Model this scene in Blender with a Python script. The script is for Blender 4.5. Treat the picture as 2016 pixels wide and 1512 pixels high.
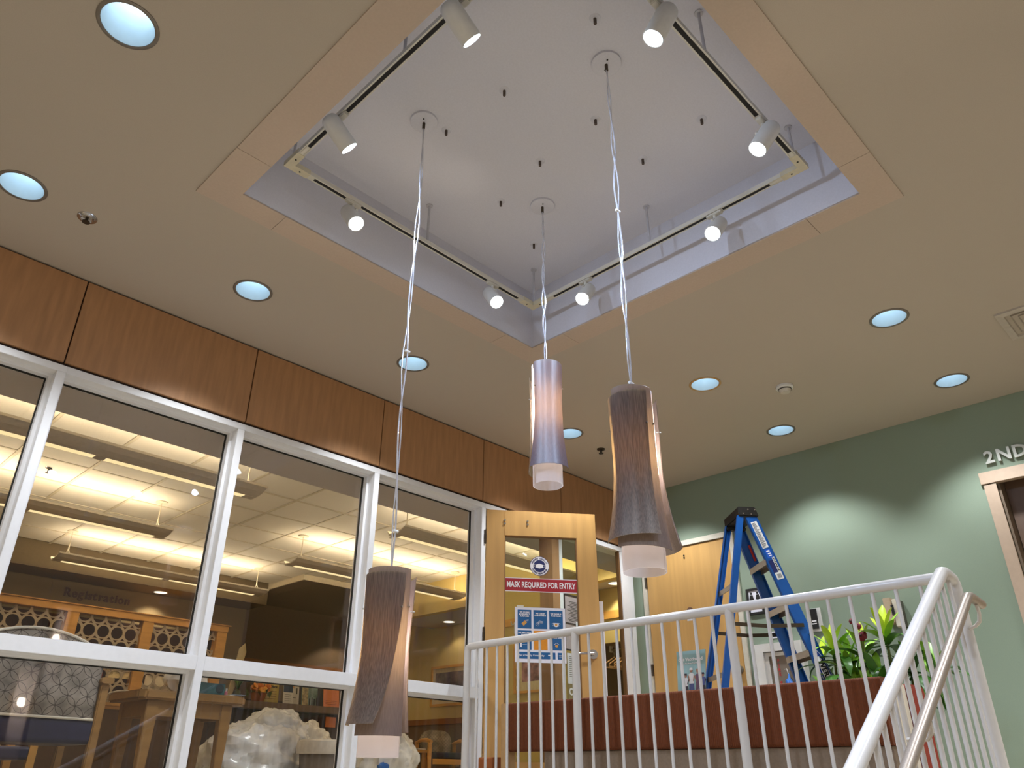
import bpy, bmesh, math, random
from mathutils import Vector, Matrix
random.seed(7)
D = bpy.data
for o in list(D.objects): D.objects.remove(o)
C = bpy.context.scene.collection
PI = math.pi

# ---------------------------------------------------------------- camera, world, exposure
Rr = [[0.7085760597977507, 0.3261037753131257, 0.6257605733889126],
      [-0.7055322398951764, 0.31232297357724503, 0.6361435519160458],
      [0.012009410892696856, -0.8922503504635871, 0.45138130903662427]]
cd = D.cameras.new('camera'); cam = D.objects.new('camera', cd); C.objects.link(cam)
right = Vector((Rr[0][0], Rr[1][0], Rr[2][0])); up = -Vector((Rr[0][1], Rr[1][1], Rr[2][1])); back = -Vector((Rr[0][2], Rr[1][2], Rr[2][2]))
m3 = Matrix((right, up, back)).transposed()
cam.matrix_world = m3.to_4x4()
cd.sensor_fit = 'HORIZONTAL'; cd.sensor_width = 36.0
cd.lens = 1503.05 / 2016 * 36.0
cd.shift_x = (1008 - 973.0) / 2016; cd.shift_y = (770.06 - 756) / 2016
cd.clip_start = 0.02
bpy.context.scene.camera = cam
world = D.worlds.new('world'); bpy.context.scene.world = world; world.use_nodes = True
bg = world.node_tree.nodes['Background']; bg.inputs[0].default_value = (1.0, 0.86, 0.70, 1); bg.inputs[1].default_value = 0.30
vs = bpy.context.scene.view_settings
vs.view_transform = 'Standard'; vs.look = 'None'; vs.gamma = 1.0; vs.use_curve_mapping = False
vs.exposure = 0.33
E_DOWN = 72.0      # recessed downlights
E_TRACK = 48.0      # track spotlights
E_BULB = 520.0       # pendant lamps
E_UP = 35.0         # strength of the fluorescent tubes of the suspended uplights

# ---------------------------------------------------------------- materials
def lin(c):
    return tuple((x / 12.92 if x <= 0.04045 else ((x + 0.055) / 1.055) ** 2.4) for x in c)
def rgb(h):
    return lin(tuple(int(h[i:i + 2], 16) / 255 for i in (0, 2, 4)))
MC = {}
def M(name, hexc, rough=0.6, metal=0.0, var=0.06, scale=30.0, stretch=(1, 1, 1), bump=0.0, spec=None, coat=0.0):
    if name in MC: return MC[name]
    m = D.materials.new(name); m.use_nodes = True; nt = m.node_tree; b = nt.nodes['Principled BSDF']
    col = rgb(hexc)
    tc = nt.nodes.new('ShaderNodeTexCoord'); mp = nt.nodes.new('ShaderNodeMapping'); mp.inputs['Scale'].default_value = stretch
    nz = nt.nodes.new('ShaderNodeTexNoise'); nz.inputs['Scale'].default_value = scale; nz.inputs['Detail'].default_value = 4
    nt.links.new(tc.outputs['Object'], mp.inputs[0]); nt.links.new(mp.outputs[0], nz.inputs['Vector'])
    rp = nt.nodes.new('ShaderNodeValToRGB')
    rp.color_ramp.elements[0].position = 0.3; rp.color_ramp.elements[1].position = 0.7
    rp.color_ramp.elements[0].color = tuple(max(0, x * (1 - var)) for x in col) + (1,)
    rp.color_ramp.elements[1].color = tuple(min(1, x * (1 + var)) for x in col) + (1,)
    nt.links.new(nz.outputs['Fac'], rp.inputs[0]); nt.links.new(rp.outputs[0], b.inputs['Base Color'])
    b.inputs['Roughness'].default_value = rough; b.inputs['Metallic'].default_value = metal
    if spec is not None: b.inputs['Specular IOR Level'].default_value = spec
    if coat: b.inputs['Coat Weight'].default_value = coat; b.inputs['Coat Roughness'].default_value = 0.2
    if bump:
        bp = nt.nodes.new('ShaderNodeBump'); bp.inputs['Strength'].default_value = bump; bp.inputs['Distance'].default_value = 0.002
        nt.links.new(nz.outputs['Fac'], bp.inputs['Height']); nt.links.new(bp.outputs[0], b.inputs['Normal'])
    MC[name] = m; return m
def EM(name, hexc, strength):
    if name in MC: return MC[name]
    m = D.materials.new(name); m.use_nodes = True; nt = m.node_tree; nt.nodes.clear()
    e = nt.nodes.new('ShaderNodeEmission'); e.inputs[0].default_value = rgb(hexc) + (1,); e.inputs[1].default_value = strength
    o = nt.nodes.new('ShaderNodeOutputMaterial'); nt.links.new(e.outputs[0], o.inputs[0]); MC[name] = m; return m
def glass(name, tint='f4f8f4', gloss=1.0, haze=0.0):
    m = D.materials.new(name); m.use_nodes = True; nt = m.node_tree; nt.nodes.clear()
    t = nt.nodes.new('ShaderNodeBsdfTransparent'); t.inputs[0].default_value = rgb(tint) + (1,)
    g = nt.nodes.new('ShaderNodeBsdfGlossy'); g.inputs['Roughness'].default_value = 0.012
    lw = nt.nodes.new('ShaderNodeLayerWeight'); lw.inputs[0].default_value = 0.5
    p = nt.nodes.new('ShaderNodeMath'); p.operation = 'POWER'; p.inputs[1].default_value = 5
    q = nt.nodes.new('ShaderNodeMath'); q.operation = 'MULTIPLY_ADD'; q.inputs[1].default_value = 0.9 * gloss; q.inputs[2].default_value = 0.035 * gloss
    mx = nt.nodes.new('ShaderNodeMixShader'); o = nt.nodes.new('ShaderNodeOutputMaterial')
    nt.links.new(lw.outputs['Facing'], p.inputs[0]); nt.links.new(p.outputs[0], q.inputs[0]); nt.links.new(q.outputs[0], mx.inputs[0])
    nt.links.new(t.outputs[0], mx.inputs[1]); nt.links.new(g.outputs[0], mx.inputs[2]); nt.links.new(mx.outputs[0], o.inputs[0])
    return m
def translucent(name, dif, tra, fac, rough=0.4, streak=0.0, gloss=0.0, clear=0.0):
    m = D.materials.new(name); m.use_nodes = True; nt = m.node_tree; nt.nodes.clear()
    d = nt.nodes.new('ShaderNodeBsdfDiffuse'); t = nt.nodes.new('ShaderNodeBsdfTranslucent')
    tc = nt.nodes.new('ShaderNodeTexCoord'); mp = nt.nodes.new('ShaderNodeMapping'); mp.inputs['Scale'].default_value = (1, 1, 0.035)
    nz = nt.nodes.new('ShaderNodeTexNoise'); nz.inputs['Scale'].default_value = 420; nz.inputs['Detail'].default_value = 3
    nt.links.new(tc.outputs['Object'], mp.inputs[0]); nt.links.new(mp.outputs[0], nz.inputs['Vector'])
    for sh, h in ((d, dif), (t, tra)):
        c = rgb(h); rp = nt.nodes.new('ShaderNodeValToRGB'); rp.color_ramp.elements[0].position = 0.35; rp.color_ramp.elements[1].position = 0.65
        rp.color_ramp.elements[0].color = tuple(x * (1 - streak) for x in c) + (1,); rp.color_ramp.elements[1].color = tuple(min(1, x * (1 + streak)) for x in c) + (1,)
        nt.links.new(nz.outputs['Fac'], rp.inputs[0]); nt.links.new(rp.outputs[0], sh.inputs[0])
    mx = nt.nodes.new('ShaderNodeMixShader'); mx.inputs[0].default_value = fac
    nt.links.new(d.outputs[0], mx.inputs[1]); nt.links.new(t.outputs[0], mx.inputs[2])
    o = nt.nodes.new('ShaderNodeOutputMaterial'); last = mx
    if gloss:
        g = nt.nodes.new('ShaderNodeBsdfGlossy'); g.inputs['Roughness'].default_value = rough
        m2 = nt.nodes.new('ShaderNodeMixShader'); m2.inputs[0].default_value = gloss
        nt.links.new(mx.outputs[0], m2.inputs[1]); nt.links.new(g.outputs[0], m2.inputs[2]); last = m2
    if clear:
        tr_ = nt.nodes.new('ShaderNodeBsdfTransparent'); m3_ = nt.nodes.new('ShaderNodeMixShader'); m3_.inputs[0].default_value = clear
        nt.links.new(last.outputs[0], m3_.inputs[1]); nt.links.new(tr_.outputs[0], m3_.inputs[2]); last = m3_
    nt.links.new(last.outputs[0], o.inputs[0]); return m

ceil_m = M('ceiling_paint', 'b3a89a', 0.9, scale=260, var=0.03, bump=0.05)
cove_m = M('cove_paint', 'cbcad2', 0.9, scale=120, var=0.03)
border_m = M('border_board', 'bba999', 0.85, scale=90, var=0.03)
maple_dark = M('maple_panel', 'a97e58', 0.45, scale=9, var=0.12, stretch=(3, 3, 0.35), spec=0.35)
gap_m = M('panel_gap', '2a1a10', 0.9)
frame_m = M('window_frame_paint', 'e6e6e8', 0.4, var=0.02)
green_m = M('green_paint', '83917e', 0.8, scale=200, var=0.03, bump=0.04)
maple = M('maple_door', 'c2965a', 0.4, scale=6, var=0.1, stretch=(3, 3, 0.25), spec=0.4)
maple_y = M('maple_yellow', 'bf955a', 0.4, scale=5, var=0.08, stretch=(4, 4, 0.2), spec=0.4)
white_metal = M('white_metal', 'd6d4d0', 0.35, var=0.02)
track_m = M('track_white', 'c9c4b8', 0.4, var=0.02)
head_m = M('track_head_white', 'cfcdc8', 0.4, var=0.03)
black_m = M('black_plastic', '14120f', 0.5)
slot_m = M('track_slot', '120d0a', 0.7)
chrome = M('chrome', 'c8c8cc', 0.12, metal=1.0, var=0.02)
steel = M('brushed_steel', 'a8a39a', 0.35, metal=1.0, var=0.08)
dark_steel = M('dark_steel', '5c5246', 0.4, metal=1.0)
cable_m = M('silver_cable', 'd5d5dc', 0.25, metal=0.6, var=0.1, scale=300)
rail_m = M('rail_paint', 'cdcac8', 0.25, var=0.02, spec=0.6)
hand_m = M('handrail_satin', 'a3968a', 0.32, metal=0.45, var=0.1, scale=200, bump=0.15)
glass_m = glass('window_glass', tint='fbfaf8')
door_glass = glass('door_glass', gloss=0.8)
lens_cool = EM('track_lens_glow', 'd8ecff', 30.0)
dl_lens = EM('downlight_lens_glow', 'd6ecf8', 3.4)
far_lens = EM('far_downlight_glow', 'fff3dc', 1.6)
refl_m = M('downlight_reflector', 'cfe2ee', 0.35, var=0.02)
trim_m = M('downlight_trim', '7a7269', 0.35, metal=0.3)
trim_orange_lit = M('downlight_trim_orange_lit', 'b08a55', 0.4)  # tan colour stands for orange light falling on one trim ring
tube_glow = EM('fluorescent_glow', 'ffecca', E_UP)
slot_glow = EM('fixture_lens_glow', 'ffe4aa', .95)
fix_m = M('fixture_metal', 'cdc5ba', 0.5)
fix_edge = M('fixture_edge', 'd8d0be', 0.5)
shade_white = translucent('shade_white', 'b8b2b6', 'f4eef0', 0.5, clear=.3)
veneer_d = translucent('shade_dark_veneer', '5c5356', 'e4d2ac', 0.48, streak=0.28, gloss=0.05)
veneer_l = translucent('shade_grey_veneer', '6e656a', 'd4c2a6', 0.40, streak=0.1, gloss=0.05)
veneer_m = translucent('shade_lavender_veneer', '605b6c', 'd6c0a4', 0.40, streak=0.1, gloss=0.08)

# ---------------------------------------------------------------- mesh helpers
class MB:
    def __init__(s): s.v = []; s.f = []; s.mi = []; s.cur = 0
    def add(s, vs_, fs):
        n = len(s.v); s.v += [Vector(p) for p in vs_]; s.f += [tuple(i + n for i in f) for f in fs]; s.mi += [s.cur] * len(fs); return s
    def box(s, x0, x1, y0, y1, z0, z1):
        return s.add([(x0, y0, z0), (x1, y0, z0), (x1, y1, z0), (x0, y1, z0), (x0, y0, z1), (x1, y0, z1), (x1, y1, z1), (x0, y1, z1)],
                     [(3, 2, 1, 0), (4, 5, 6, 7), (0, 1, 5, 4), (1, 2, 6, 5), (2, 3, 7, 6), (3, 0, 4, 7)])
    def obox(s, c, u, v, w):
        c, u, v, w = Vector(c), Vector(u), Vector(v), Vector(w)
        P = [c - u - v - w, c + u - v - w, c + u + v - w, c - u + v - w, c - u - v + w, c + u - v + w, c + u + v + w, c - u + v + w]
        return s.add(P, [(3, 2, 1, 0), (4, 5, 6, 7), (0, 1, 5, 4), (1, 2, 6, 5), (2, 3, 7, 6), (3, 0, 4, 7)])
    def bar(s, p0, p1, wdir, wid, dep):
        p0, p1 = Vector(p0), Vector(p1); d = (p1 - p0); w = Vector(wdir); w -= w.project(d); w.normalize(); t = d.normalized().cross(w)
        return s.obox((p0 + p1) / 2, d / 2, w * wid / 2, t * dep / 2)
    def rbox(s, x0, x1, y0, y1, z0, z1, r=0.02, axis='y', n=4):
        # box with rounded edges along one axis
        if axis == 'y': a0, a1, b0, b1, e0, e1 = x0, x1, z0, z1, y0, y1; mk = lambda a, b, e: (a, e, b)
        elif axis == 'x': a0, a1, b0, b1, e0, e1 = y0, y1, z0, z1, x0, x1; mk = lambda a, b, e: (e, a, b)
        else: a0, a1, b0, b1, e0, e1 = x0, x1, y0, y1, z0, z1; mk = lambda a, b, e: (a, b, e)
        P = []
        for cx, cy, st in ((a1 - r, b1 - r, 0), (a0 + r, b1 - r, 1), (a0 + r, b0 + r, 2), (a1 - r, b0 + r, 3)):
            for i in range(n + 1):
                t = (st + i / n) * PI / 2; P.append((cx + r * math.cos(t), cy + r * math.sin(t)))
        return s.ext([mk(a, b, e0) for a, b in P], [mk(a, b, e1) for a, b in P])
    def ext(s, A, B, caps=True):
        n = len(A); f = [(i, (i + 1) % n, n + (i + 1) % n, n + i) for i in range(n)]
        if caps: f += [tuple(range(n - 1, -1, -1)), tuple(range(n, 2 * n))]
        return s.add(list(A) + list(B), f)
    def cyl(s, p0, p1, r0, r1=None, n=16, caps=True):
        p0, p1 = Vector(p0), Vector(p1); r1 = r0 if r1 is None else r1
        d = (p1 - p0).normalized(); a = d.orthogonal().normalized(); b = d.cross(a)
        A = [p0 + (a * math.cos(2 * PI * i / n) + b * math.sin(2 * PI * i / n)) * r0 for i in range(n)]
        B = [p1 + (a * math.cos(2 * PI * i / n) + b * math.sin(2 * PI * i / n)) * r1 for i in range(n)]
        return s.ext(A, B, caps)
    def tube(s, pts, r, n=8, closed=False):
        pts = [Vector(p) for p in pts]; k = len(pts); rings = []
        prev = None
        for i, p in enumerate(pts):
            if closed: d = (pts[(i + 1) % k] - pts[i - 1])
            else: d = pts[min(i + 1, k - 1)] - pts[max(i - 1, 0)]
            d.normalize()
            if prev is None: a = d.orthogonal().normalized()
            else: a = (prev - prev.project(d)).normalized()
            prev = a; b = d.cross(a); rr = r[i] if isinstance(r, (list, tuple)) else r
            rings.append([p + (a * math.cos(2 * PI * j / n) + b * math.sin(2 * PI * j / n)) * rr for j in range(n)])
        vs_ = [q for R_ in rings for q in R_]; fs = []
        for i in range(k if closed else k - 1):
            for j in range(n):
                i2 = (i + 1) % k
                fs.append((i * n + j, i * n + (j + 1) % n, i2 * n + (j + 1) % n, i2 * n + j))
        if not closed: fs += [tuple(range(n - 1, -1, -1)), tuple(range((k - 1) * n, k * n))]
        return s.add(vs_, fs)
    def lathe(s, c, prof, n=24, axis=(0, 0, 1), closed=False):
        c = Vector(c); d = Vector(axis).normalized(); a = d.orthogonal().normalized(); b = d.cross(a); vs_ = []
        for r, h in prof:
            for j in range(n):
                t = 2 * PI * j / n; vs_.append(c + d * h + (a * math.cos(t) + b * math.sin(t)) * max(r, 1e-5))
        k = len(prof); fs = []
        for i in range(k if closed else k - 1):
            for j in range(n):
                i2 = (i + 1) % k
                fs.append((i * n + j, i * n + (j + 1) % n, i2 * n + (j + 1) % n, i2 * n + j))
        return s.add(vs_, fs)
    def grid(s, fn, nu, nv):
        vs_ = [fn(i / nu, j / nv) for j in range(nv + 1) for i in range(nu + 1)]
        fs = [(j * (nu + 1) + i, j * (nu + 1) + i + 1, (j + 1) * (nu + 1) + i + 1, (j + 1) * (nu + 1) + i) for j in range(nv) for i in range(nu)]
        return s.add(vs_, fs)
    def sheet(s, fn, nu, nv, th):
        # a closed sheet of thickness th; fn(u,v) -> (point, normal)
        A = [fn(i / nu, j / nv) for j in range(nv + 1) for i in range(nu + 1)]
        n = len(A); w = nu + 1
        vs_ = [Vector(p) for p, q in A] + [Vector(p) - Vector(q) * th for p, q in A]; fs = []
        for j in range(nv):
            for i in range(nu):
                a = j * w + i; fs += [(a, a + 1, a + w + 1, a + w), (n + a + w, n + a + w + 1, n + a + 1, n + a)]
        for i in range(nu):
            a = i; fs.append((a + 1, a, n + a, n + a + 1)); a = nv * w + i; fs.append((a, a + 1, n + a + 1, n + a))
        for j in range(nv):
            a = j * w; fs.append((a, a + w, n + a + w, n + a)); a = j * w + nu; fs.append((a + w, a, n + a, n + a + w))
        return s.add(vs_, fs)
WL = {}
def T(name, label, cat, loc=(0, 0, 0), group=None, kind=None):
    o = D.objects.new(name, None); C.objects.link(o); o.location = loc; o.empty_display_size = 0.05; WL[o.name] = Vector(loc)
    if kind: o['kind'] = kind
    else: tag(o, label, cat, group)
    return o
def tag(o, label, cat, group=None):
    o['label'] = label; o['category'] = cat
    if group: o['group'] = group
    return o
def O(name, mb, mat, parent=None, smooth=False, label=None, kind=None, loc=None, bevel=0):
    me = D.meshes.new(name); off = WL[parent.name] if parent else Vector(loc or (0, 0, 0))
    me.from_pydata([tuple(v - off) for v in mb.v], [], mb.f)
    mats = mat if isinstance(mat, list) else [mat]
    for m in mats: me.materials.append(m)
    if len(mats) > 1: me.polygons.foreach_set('material_index', mb.mi)
    bm = bmesh.new(); bm.from_mesh(me); bmesh.ops.recalc_face_normals(bm, faces=bm.faces)
    if bevel: bmesh.ops.bevel(bm, geom=list(bm.edges), offset=bevel, segments=2, affect='EDGES', clamp_overlap=True)
    bm.to_mesh(me); bm.free()
    if smooth:
        me.polygons.foreach_set('use_smooth', [True] * len(me.polygons))
        try: me.set_sharp_from_angle(angle=math.radians(40))
        except Exception: pass
    o = D.objects.new(name, me); C.objects.link(o)
    if parent: o.parent = parent; WL[o.name] = off
    else: o.location = off; WL[o.name] = off
    if label: o['label'] = label
    if kind: o['kind'] = kind
    return o
def S(name, mb, mat, parent=None, **k):
    return O(name, mb, mat, parent, kind=None if parent else 'structure', **k)
def share(src, name, parent, delta):
    o = D.objects.new(name, src.data); C.objects.link(o); o.parent = parent; o.location = Vector(delta); WL[o.name] = WL[parent.name]; return o
def text(mb, s, org, u, v, size, align='CENTER', bold=0.0, ext=0.0, space=1.0, th=0.0006, width=None):
    """flat lettering: words s set on the plane through org with axes u (reading direction) and v (up)"""
    cu = D.curves.new('t', 'FONT'); cu.body = s; cu.size = size; cu.align_x = align; cu.align_y = 'CENTER'; cu.offset = bold; cu.extrude = max(ext, th / 2); cu.space_character = space
    cu.resolution_u = 2
    o = D.objects.new('t', cu); C.objects.link(o); dg = bpy.context.evaluated_depsgraph_get(); dg.update()
    me = D.meshes.new_from_object(o.evaluated_get(dg)); u = Vector(u).normalized(); v = Vector(v).normalized(); n = u.cross(v); org = Vector(org)
    k = width / max(1e-6, max(p.co.x for p in me.vertices) - min(p.co.x for p in me.vertices)) if width else 1
    mb.add([org + u * p.co.x * k + v * p.co.y + n * (p.co.z + max(ext, th / 2)) for p in me.vertices], [tuple(p.vertices) for p in me.polygons])
    D.objects.remove(o); D.curves.remove(cu); D.meshes.remove(me); return mb
def light(name, kind, loc, energy, color, parent, d=None, size=0.05, angle=None, blend=0.3):
    L = D.lights.new(name, kind); L.energy = energy; L.color = color; L.shadow_soft_size = size
    if kind == 'SPOT': L.spot_size = angle; L.spot_blend = blend
    o = D.objects.new(name, L); C.objects.link(o); o.parent = parent; o.location = Vector(loc) - WL[parent.name]
    if d is not None: o.rotation_euler = Vector(d).to_track_quat('-Z', 'Y').to_euler()
    return o

H = 2.6; YW = 4.373; XG = 6.305; FL = -0.2; ZC = 2.5

# ---------------------------------------------------------------- ceiling with recess and lamp holes
DL = [(.385, 2.452), (.380, 3.759), (1.651, 3.763), (2.902, 3.772), (4.603, 3.763), (4.595, 2.462), (5.760, 2.455), (4.602, 1.156), (5.771, 1.154), (5.765, 3.763),
      (.385, 1.155), (.385, -.14), (1.65, -.14), (2.90, -.14), (4.6, -.14), (5.77, -.14), (-.9, 1.155), (-.9, 2.455), (2.9, -1.4), (4.6, -1.4), (.385, -1.4)]  # these downlights are added out of view to give ambient light
def flat_with_holes(outer, holes, z):
    bm = bmesh.new(); edges = []
    for loop in [outer] + holes:
        vv = [bm.verts.new((x, y, z)) for x, y in loop]
        edges += [bm.edges.new((vv[i], vv[(i + 1) % len(vv)])) for i in range(len(vv))]
    bmesh.ops.triangle_fill(bm, edges=edges, use_beauty=True)
    mb = MB(); mb.add([v.co.copy() for v in bm.verts], [tuple(v.index for v in f.verts) for f in bm.faces] if not bm.verts.index_update() else [])
    bm.free(); return mb
rx0, rx1, ry0, ry1 = 1.18, 3.32, .82, 3.015
bx0, bx1, by0, by1 = 1.003, 3.490, .673, 3.163
holes = [[(rx0, ry0), (rx1, ry0), (rx1, ry1), (rx0, ry1)]]
for x, y in DL: holes.append([(x + .1 * math.cos(2 * PI * i / 32), y + .1 * math.sin(2 * PI * i / 32)) for i in range(32)])
ceiling = S('ceiling', flat_with_holes([(-2.6, -3.2), (XG + .1, -3.2), (XG + .1, YW + .06), (-2.6, YW + .06)], holes, H), ceil_m)
HC = 3.04
mb = MB()
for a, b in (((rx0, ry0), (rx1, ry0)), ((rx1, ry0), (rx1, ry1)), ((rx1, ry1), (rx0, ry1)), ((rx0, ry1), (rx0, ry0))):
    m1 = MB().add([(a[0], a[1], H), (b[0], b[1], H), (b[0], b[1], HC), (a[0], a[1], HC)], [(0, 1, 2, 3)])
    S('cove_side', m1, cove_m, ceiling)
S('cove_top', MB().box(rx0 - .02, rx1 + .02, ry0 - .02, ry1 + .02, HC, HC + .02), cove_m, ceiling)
# flush border boards round the recess: four L corners and four straights
zb = H - .008; g = .0025; arm = .42
def bpoly(P):
    A = [(x, y, zb) for x, y in P]; B = [(x, y, H + .002) for x, y in P]
    S('border_panel', MB().ext(A, B), border_m, ceiling)
for sx, sy in ((0, 0), (1, 0), (1, 1), (0, 1)):
    ox, oy = (bx1, rx1)[0] if sx else bx0, by1 if sy else by0
    ix, iy = rx1 if sx else rx0, ry1 if sy else ry0
    dx, dy = (-1 if sx else 1), (-1 if sy else 1)
    # two mitred pieces
    bpoly([(ox, oy), (ox + dx * arm, oy), (ox + dx * arm, iy), (ix, iy)])
    bpoly([(ox, oy), (ix, iy), (ix, oy + dy * arm), (ox, oy + dy * arm)])
for y0, y1 in ((by0, ry0), (ry1, by1)): bpoly([(bx0 + arm + g, y0), (bx1 - arm - g, y0), (bx1 - arm - g, y1), (bx0 + arm + g, y1)])
for x0, x1 in ((bx0, rx0), (rx1, bx1)): bpoly([(x0, by0 + arm + g), (x1, by0 + arm + g), (x1, by1 - arm - g), (x0, by1 - arm - g)])

# ---------------------------------------------------------------- left wall: maple panels over the glazing
wl = S('wall_left', MB().box(-2.6, XG, YW + .012, YW + .14, 2.03, H + .3), gap_m)
px = [-2.35, -1.26, -.17, .917, 2.030, 3.114, 4.181, 5.182, 6.30]
for a, b in zip(px[:-1], px[1:]):
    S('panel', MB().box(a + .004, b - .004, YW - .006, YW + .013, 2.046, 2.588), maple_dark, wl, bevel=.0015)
S('wall_left', MB().box(-2.6, -.155, YW, YW + .14, FL, 2.03), M('beige_wall', 'b5a68c', 0.8))
FW = .046
mulls = [-.155, .942, 2.037, 3.131, 4.224]        # right-hand edges of the mullion faces
def window(name, x0, x1, sill=True):
    w = T(name, None, None, (x0, YW, FL), kind='structure')
    yf, yg = YW, YW + .115
    S('head_rail', MB().box(x0, x1, yf, yf + .15, 1.988, 2.030), frame_m, w, bevel=.002)
    S('mullion', MB().box(x1 - FW, x1, yf - .001, yf + .15, FL, 1.988), frame_m, w, bevel=.002)
    ins = .012
    # stepped stops round the glass
    for z0, z1 in ((.545, 1.988), (FL, .515)) if sill else ((FL, 1.988),):
        mb = MB()
        zl = z0 + .012 if z0 > 0 else z0
        mb.box(x0, x0 + .018, yg - .045, yg + .03, zl, z1 - .016).box(x1 - FW - .018, x1 - FW, yg - .045, yg + .03, zl, z1 - .016)
        mb.box(x0, x1 - FW, yg - .045, yg + .03, z1 - .016, z1)
        if z0 > 0: mb.box(x0, x1 - FW, yg - .045, yg + .03, z0, zl)
        S('glazing_stop', mb, frame_m, w)
        gk = MB(); a, b, c, d = x0 + .018, x1 - FW - .018, z0 + .012, z1 - .016
        gk.box(a, a + .006, yg - .004, yg + .012, c, d - .006).box(b - .006, b, yg - .004, yg + .012, c, d - .006).box(a, b, yg - .004, yg + .012, d - .006, d)
        S('gasket', gk, black_m, w)
        S('glass_pane', MB().box(a, b, yg, yg + .006, c, d), glass_m, w)
    if sill:
        S('sill_rail', MB().box(x0, x1 - FW, yf - .001, yf + .15, .515, .592), frame_m, w, bevel=.002)
    return w
for i in range(4): window('window_%d' % (i + 1), mulls[i], mulls[i + 1])
# glazed bay right of the open door
wb = T('window_5', None, None, (5.14, YW, FL), kind='structure')
S('head_rail', MB().box(4.224, XG, YW, YW + .15, 1.988, 2.030), frame_m, wb)
S('jamb', MB().box(5.138, 5.182, YW - .001, YW + .15, FL, 1.988), frame_m, wb)
S('jamb', MB().box(6.052, 6.16, YW - .001, YW + .045, FL, 1.988), frame_m, wb, bevel=.004)
S('jamb_step', MB().box(6.16, 6.262, YW + .014, YW + .045, FL, 1.988), frame_m, wb)
S('bronze_edge', MB().box(6.030, 6.052, YW + .008, YW + .04, FL, 1.985), M('bronze_edge', '6b4a26', 0.5), wb)
S('glass_pane', MB().box(5.182, 6.032, YW + .030, YW + .036, FL, 1.985), door_glass, wb)
S('latch_jamb', MB().box(5.045, 5.138, YW - .001, YW + .15, FL, 1.988), maple_dark, wb)

# ---------------------------------------------------------------- green wall, floors
wr = MB()
wr.box(XG, XG + .2, -3.2, -.60, FL - 1.4, H).box(XG, XG + .2, 1.17, 3.33, FL - 1.4, H).box(XG, XG + .2, 4.30, YW + .05, FL, H)
wr.box(XG, XG + .2, -.60, 1.17, 2.04, H).box(XG, XG + .2, 3.33, 4.30, 1.99, H)
wall_right = S('wall_right', wr, green_m)
carpet = M('carpet', 'c4b8a2', 0.95, scale=300, var=0.2, bump=0.3)
S('floor', MB().box(3.96, 9.2, -3.2, YW, FL - .3, FL).box(-1.5, 9.2, YW, 11.7, FL - .3, FL), carpet)
S('floor', MB().box(-3.2, 9.2, -3.6, YW, -1.75, -1.65), carpet)
st = MB()
for k in range(8): st.box(3.96 - .28 * (k + 1), 3.96 - .28 * k, -.4, 1.1, -1.65, FL - .181 * (k + 1))
S('stairs', st, M('stair_carpet', '7d6a52', 0.95, scale=250, var=0.2))
S('wall_left', MB().box(-2.6, 3.96, YW + .005, YW + .12, -1.65, FL - .001), M('fascia', 'b8ae9c', 0.7))

# ---------------------------------------------------------------- yellow maple door in the green wall (door_2), doorway at right (door_3)
d2 = T('door_2', None, None, (XG, 3.8, FL), kind='structure')
fr = MB(); xf = XG - .018
fr.box(xf, XG + .12, 3.286, 3.330, FL, 2.035).box(xf, XG + .12, 4.258, 4.300, FL, 2.035).box(xf, XG + .12, 3.330, 4.258, 1.985, 2.035)
S('door_frame', fr, M('door_frame_paint', 'c9c2b2', 0.5), d2, bevel=.002)
S('door_leaf', MB().box(XG - .004, XG + .04, 3.336, 4.252, FL + .01, 1.98), maple_y, d2, bevel=.002)
for zz in (.90, 1.70, .05):
    S('hinge', MB().cyl((XG - .012, 4.262, zz - .05), (XG - .012, 4.262, zz + .05), .012, n=10).box(XG - .008, XG, 4.25, 4.29, zz - .05, zz + .05), dark_steel, d2)
kb = MB().cyl((XG - .004, 3.385, .84), (XG - .012, 3.385, .84), .034, n=20).cyl((XG - .012, 3.385, .84), (XG - .045, 3.385, .84), .013, n=12)
kb.lathe((XG - .045, 3.385, .84), [(0, -.045), (.02, -.042), (.028, -.025), (.026, -.008), (.013, 0)], 18, (1, 0, 0))
S('door_knob', kb, steel, d2, smooth=True)
bl = MB()
for dz in (0, .022): bl.cyl((XG - .003, 3.815, 1.872 + dz), (XG - .008, 3.815, 1.872 + dz), .008, n=12)
S('bolt_head', bl, black_m, d2)

d3 = T('door_3', None, None, (XG, 1.2, FL), kind='structure')
beige = M('doorway_paint', 'b39c86', 0.5, var=0.03)
S('door_frame', MB().box(XG - .02, XG + .02, 1.170, 1.250, FL, 1.955).box(XG - .02, XG + .02, -.68, -.60, FL, 1.955), beige, d3, bevel=.002)
S('head_casing', MB().box(XG - .026, XG + .02, -.70, 1.262, 1.963, 2.052), beige, d3, bevel=.002)
S('jamb_lining', MB().box(XG + .02, XG + .2, 1.155, 1.170, FL, 2.04).box(XG + .02, XG + .2, -.6, 1.155, 2.0, 2.04), M('doorway_lining', '6d5b48', 0.6), d3)
S('door_leaf', MB().box(XG + .14, XG + .18, .28, 1.150, FL, 1.40).box(XG + .14, XG + .18, -.59, .27, FL, 1.40), M('doorway_leaf', 'a08a70', 0.4, scale=200), d3)
S('transom', MB().box(XG + .15, XG + .19, -.59, 1.150, 1.41, 2.0), M('doorway_transom', '5c4636', 0.5), d3)
S('strike_plate', MB().box(XG + .05, XG + .10, 1.149, 1.155, 1.19, 1.36), black_m, d3)
wlt = T('wall_lettering', 'raised silver 2ND FLOOR letters on the green wall above the right doorway', 'lettering', (XG, .9, 2.15))
lm_ = M('letter_metal', 'b9b9b0', 0.4, metal=0.3); yy = 1.195
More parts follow.
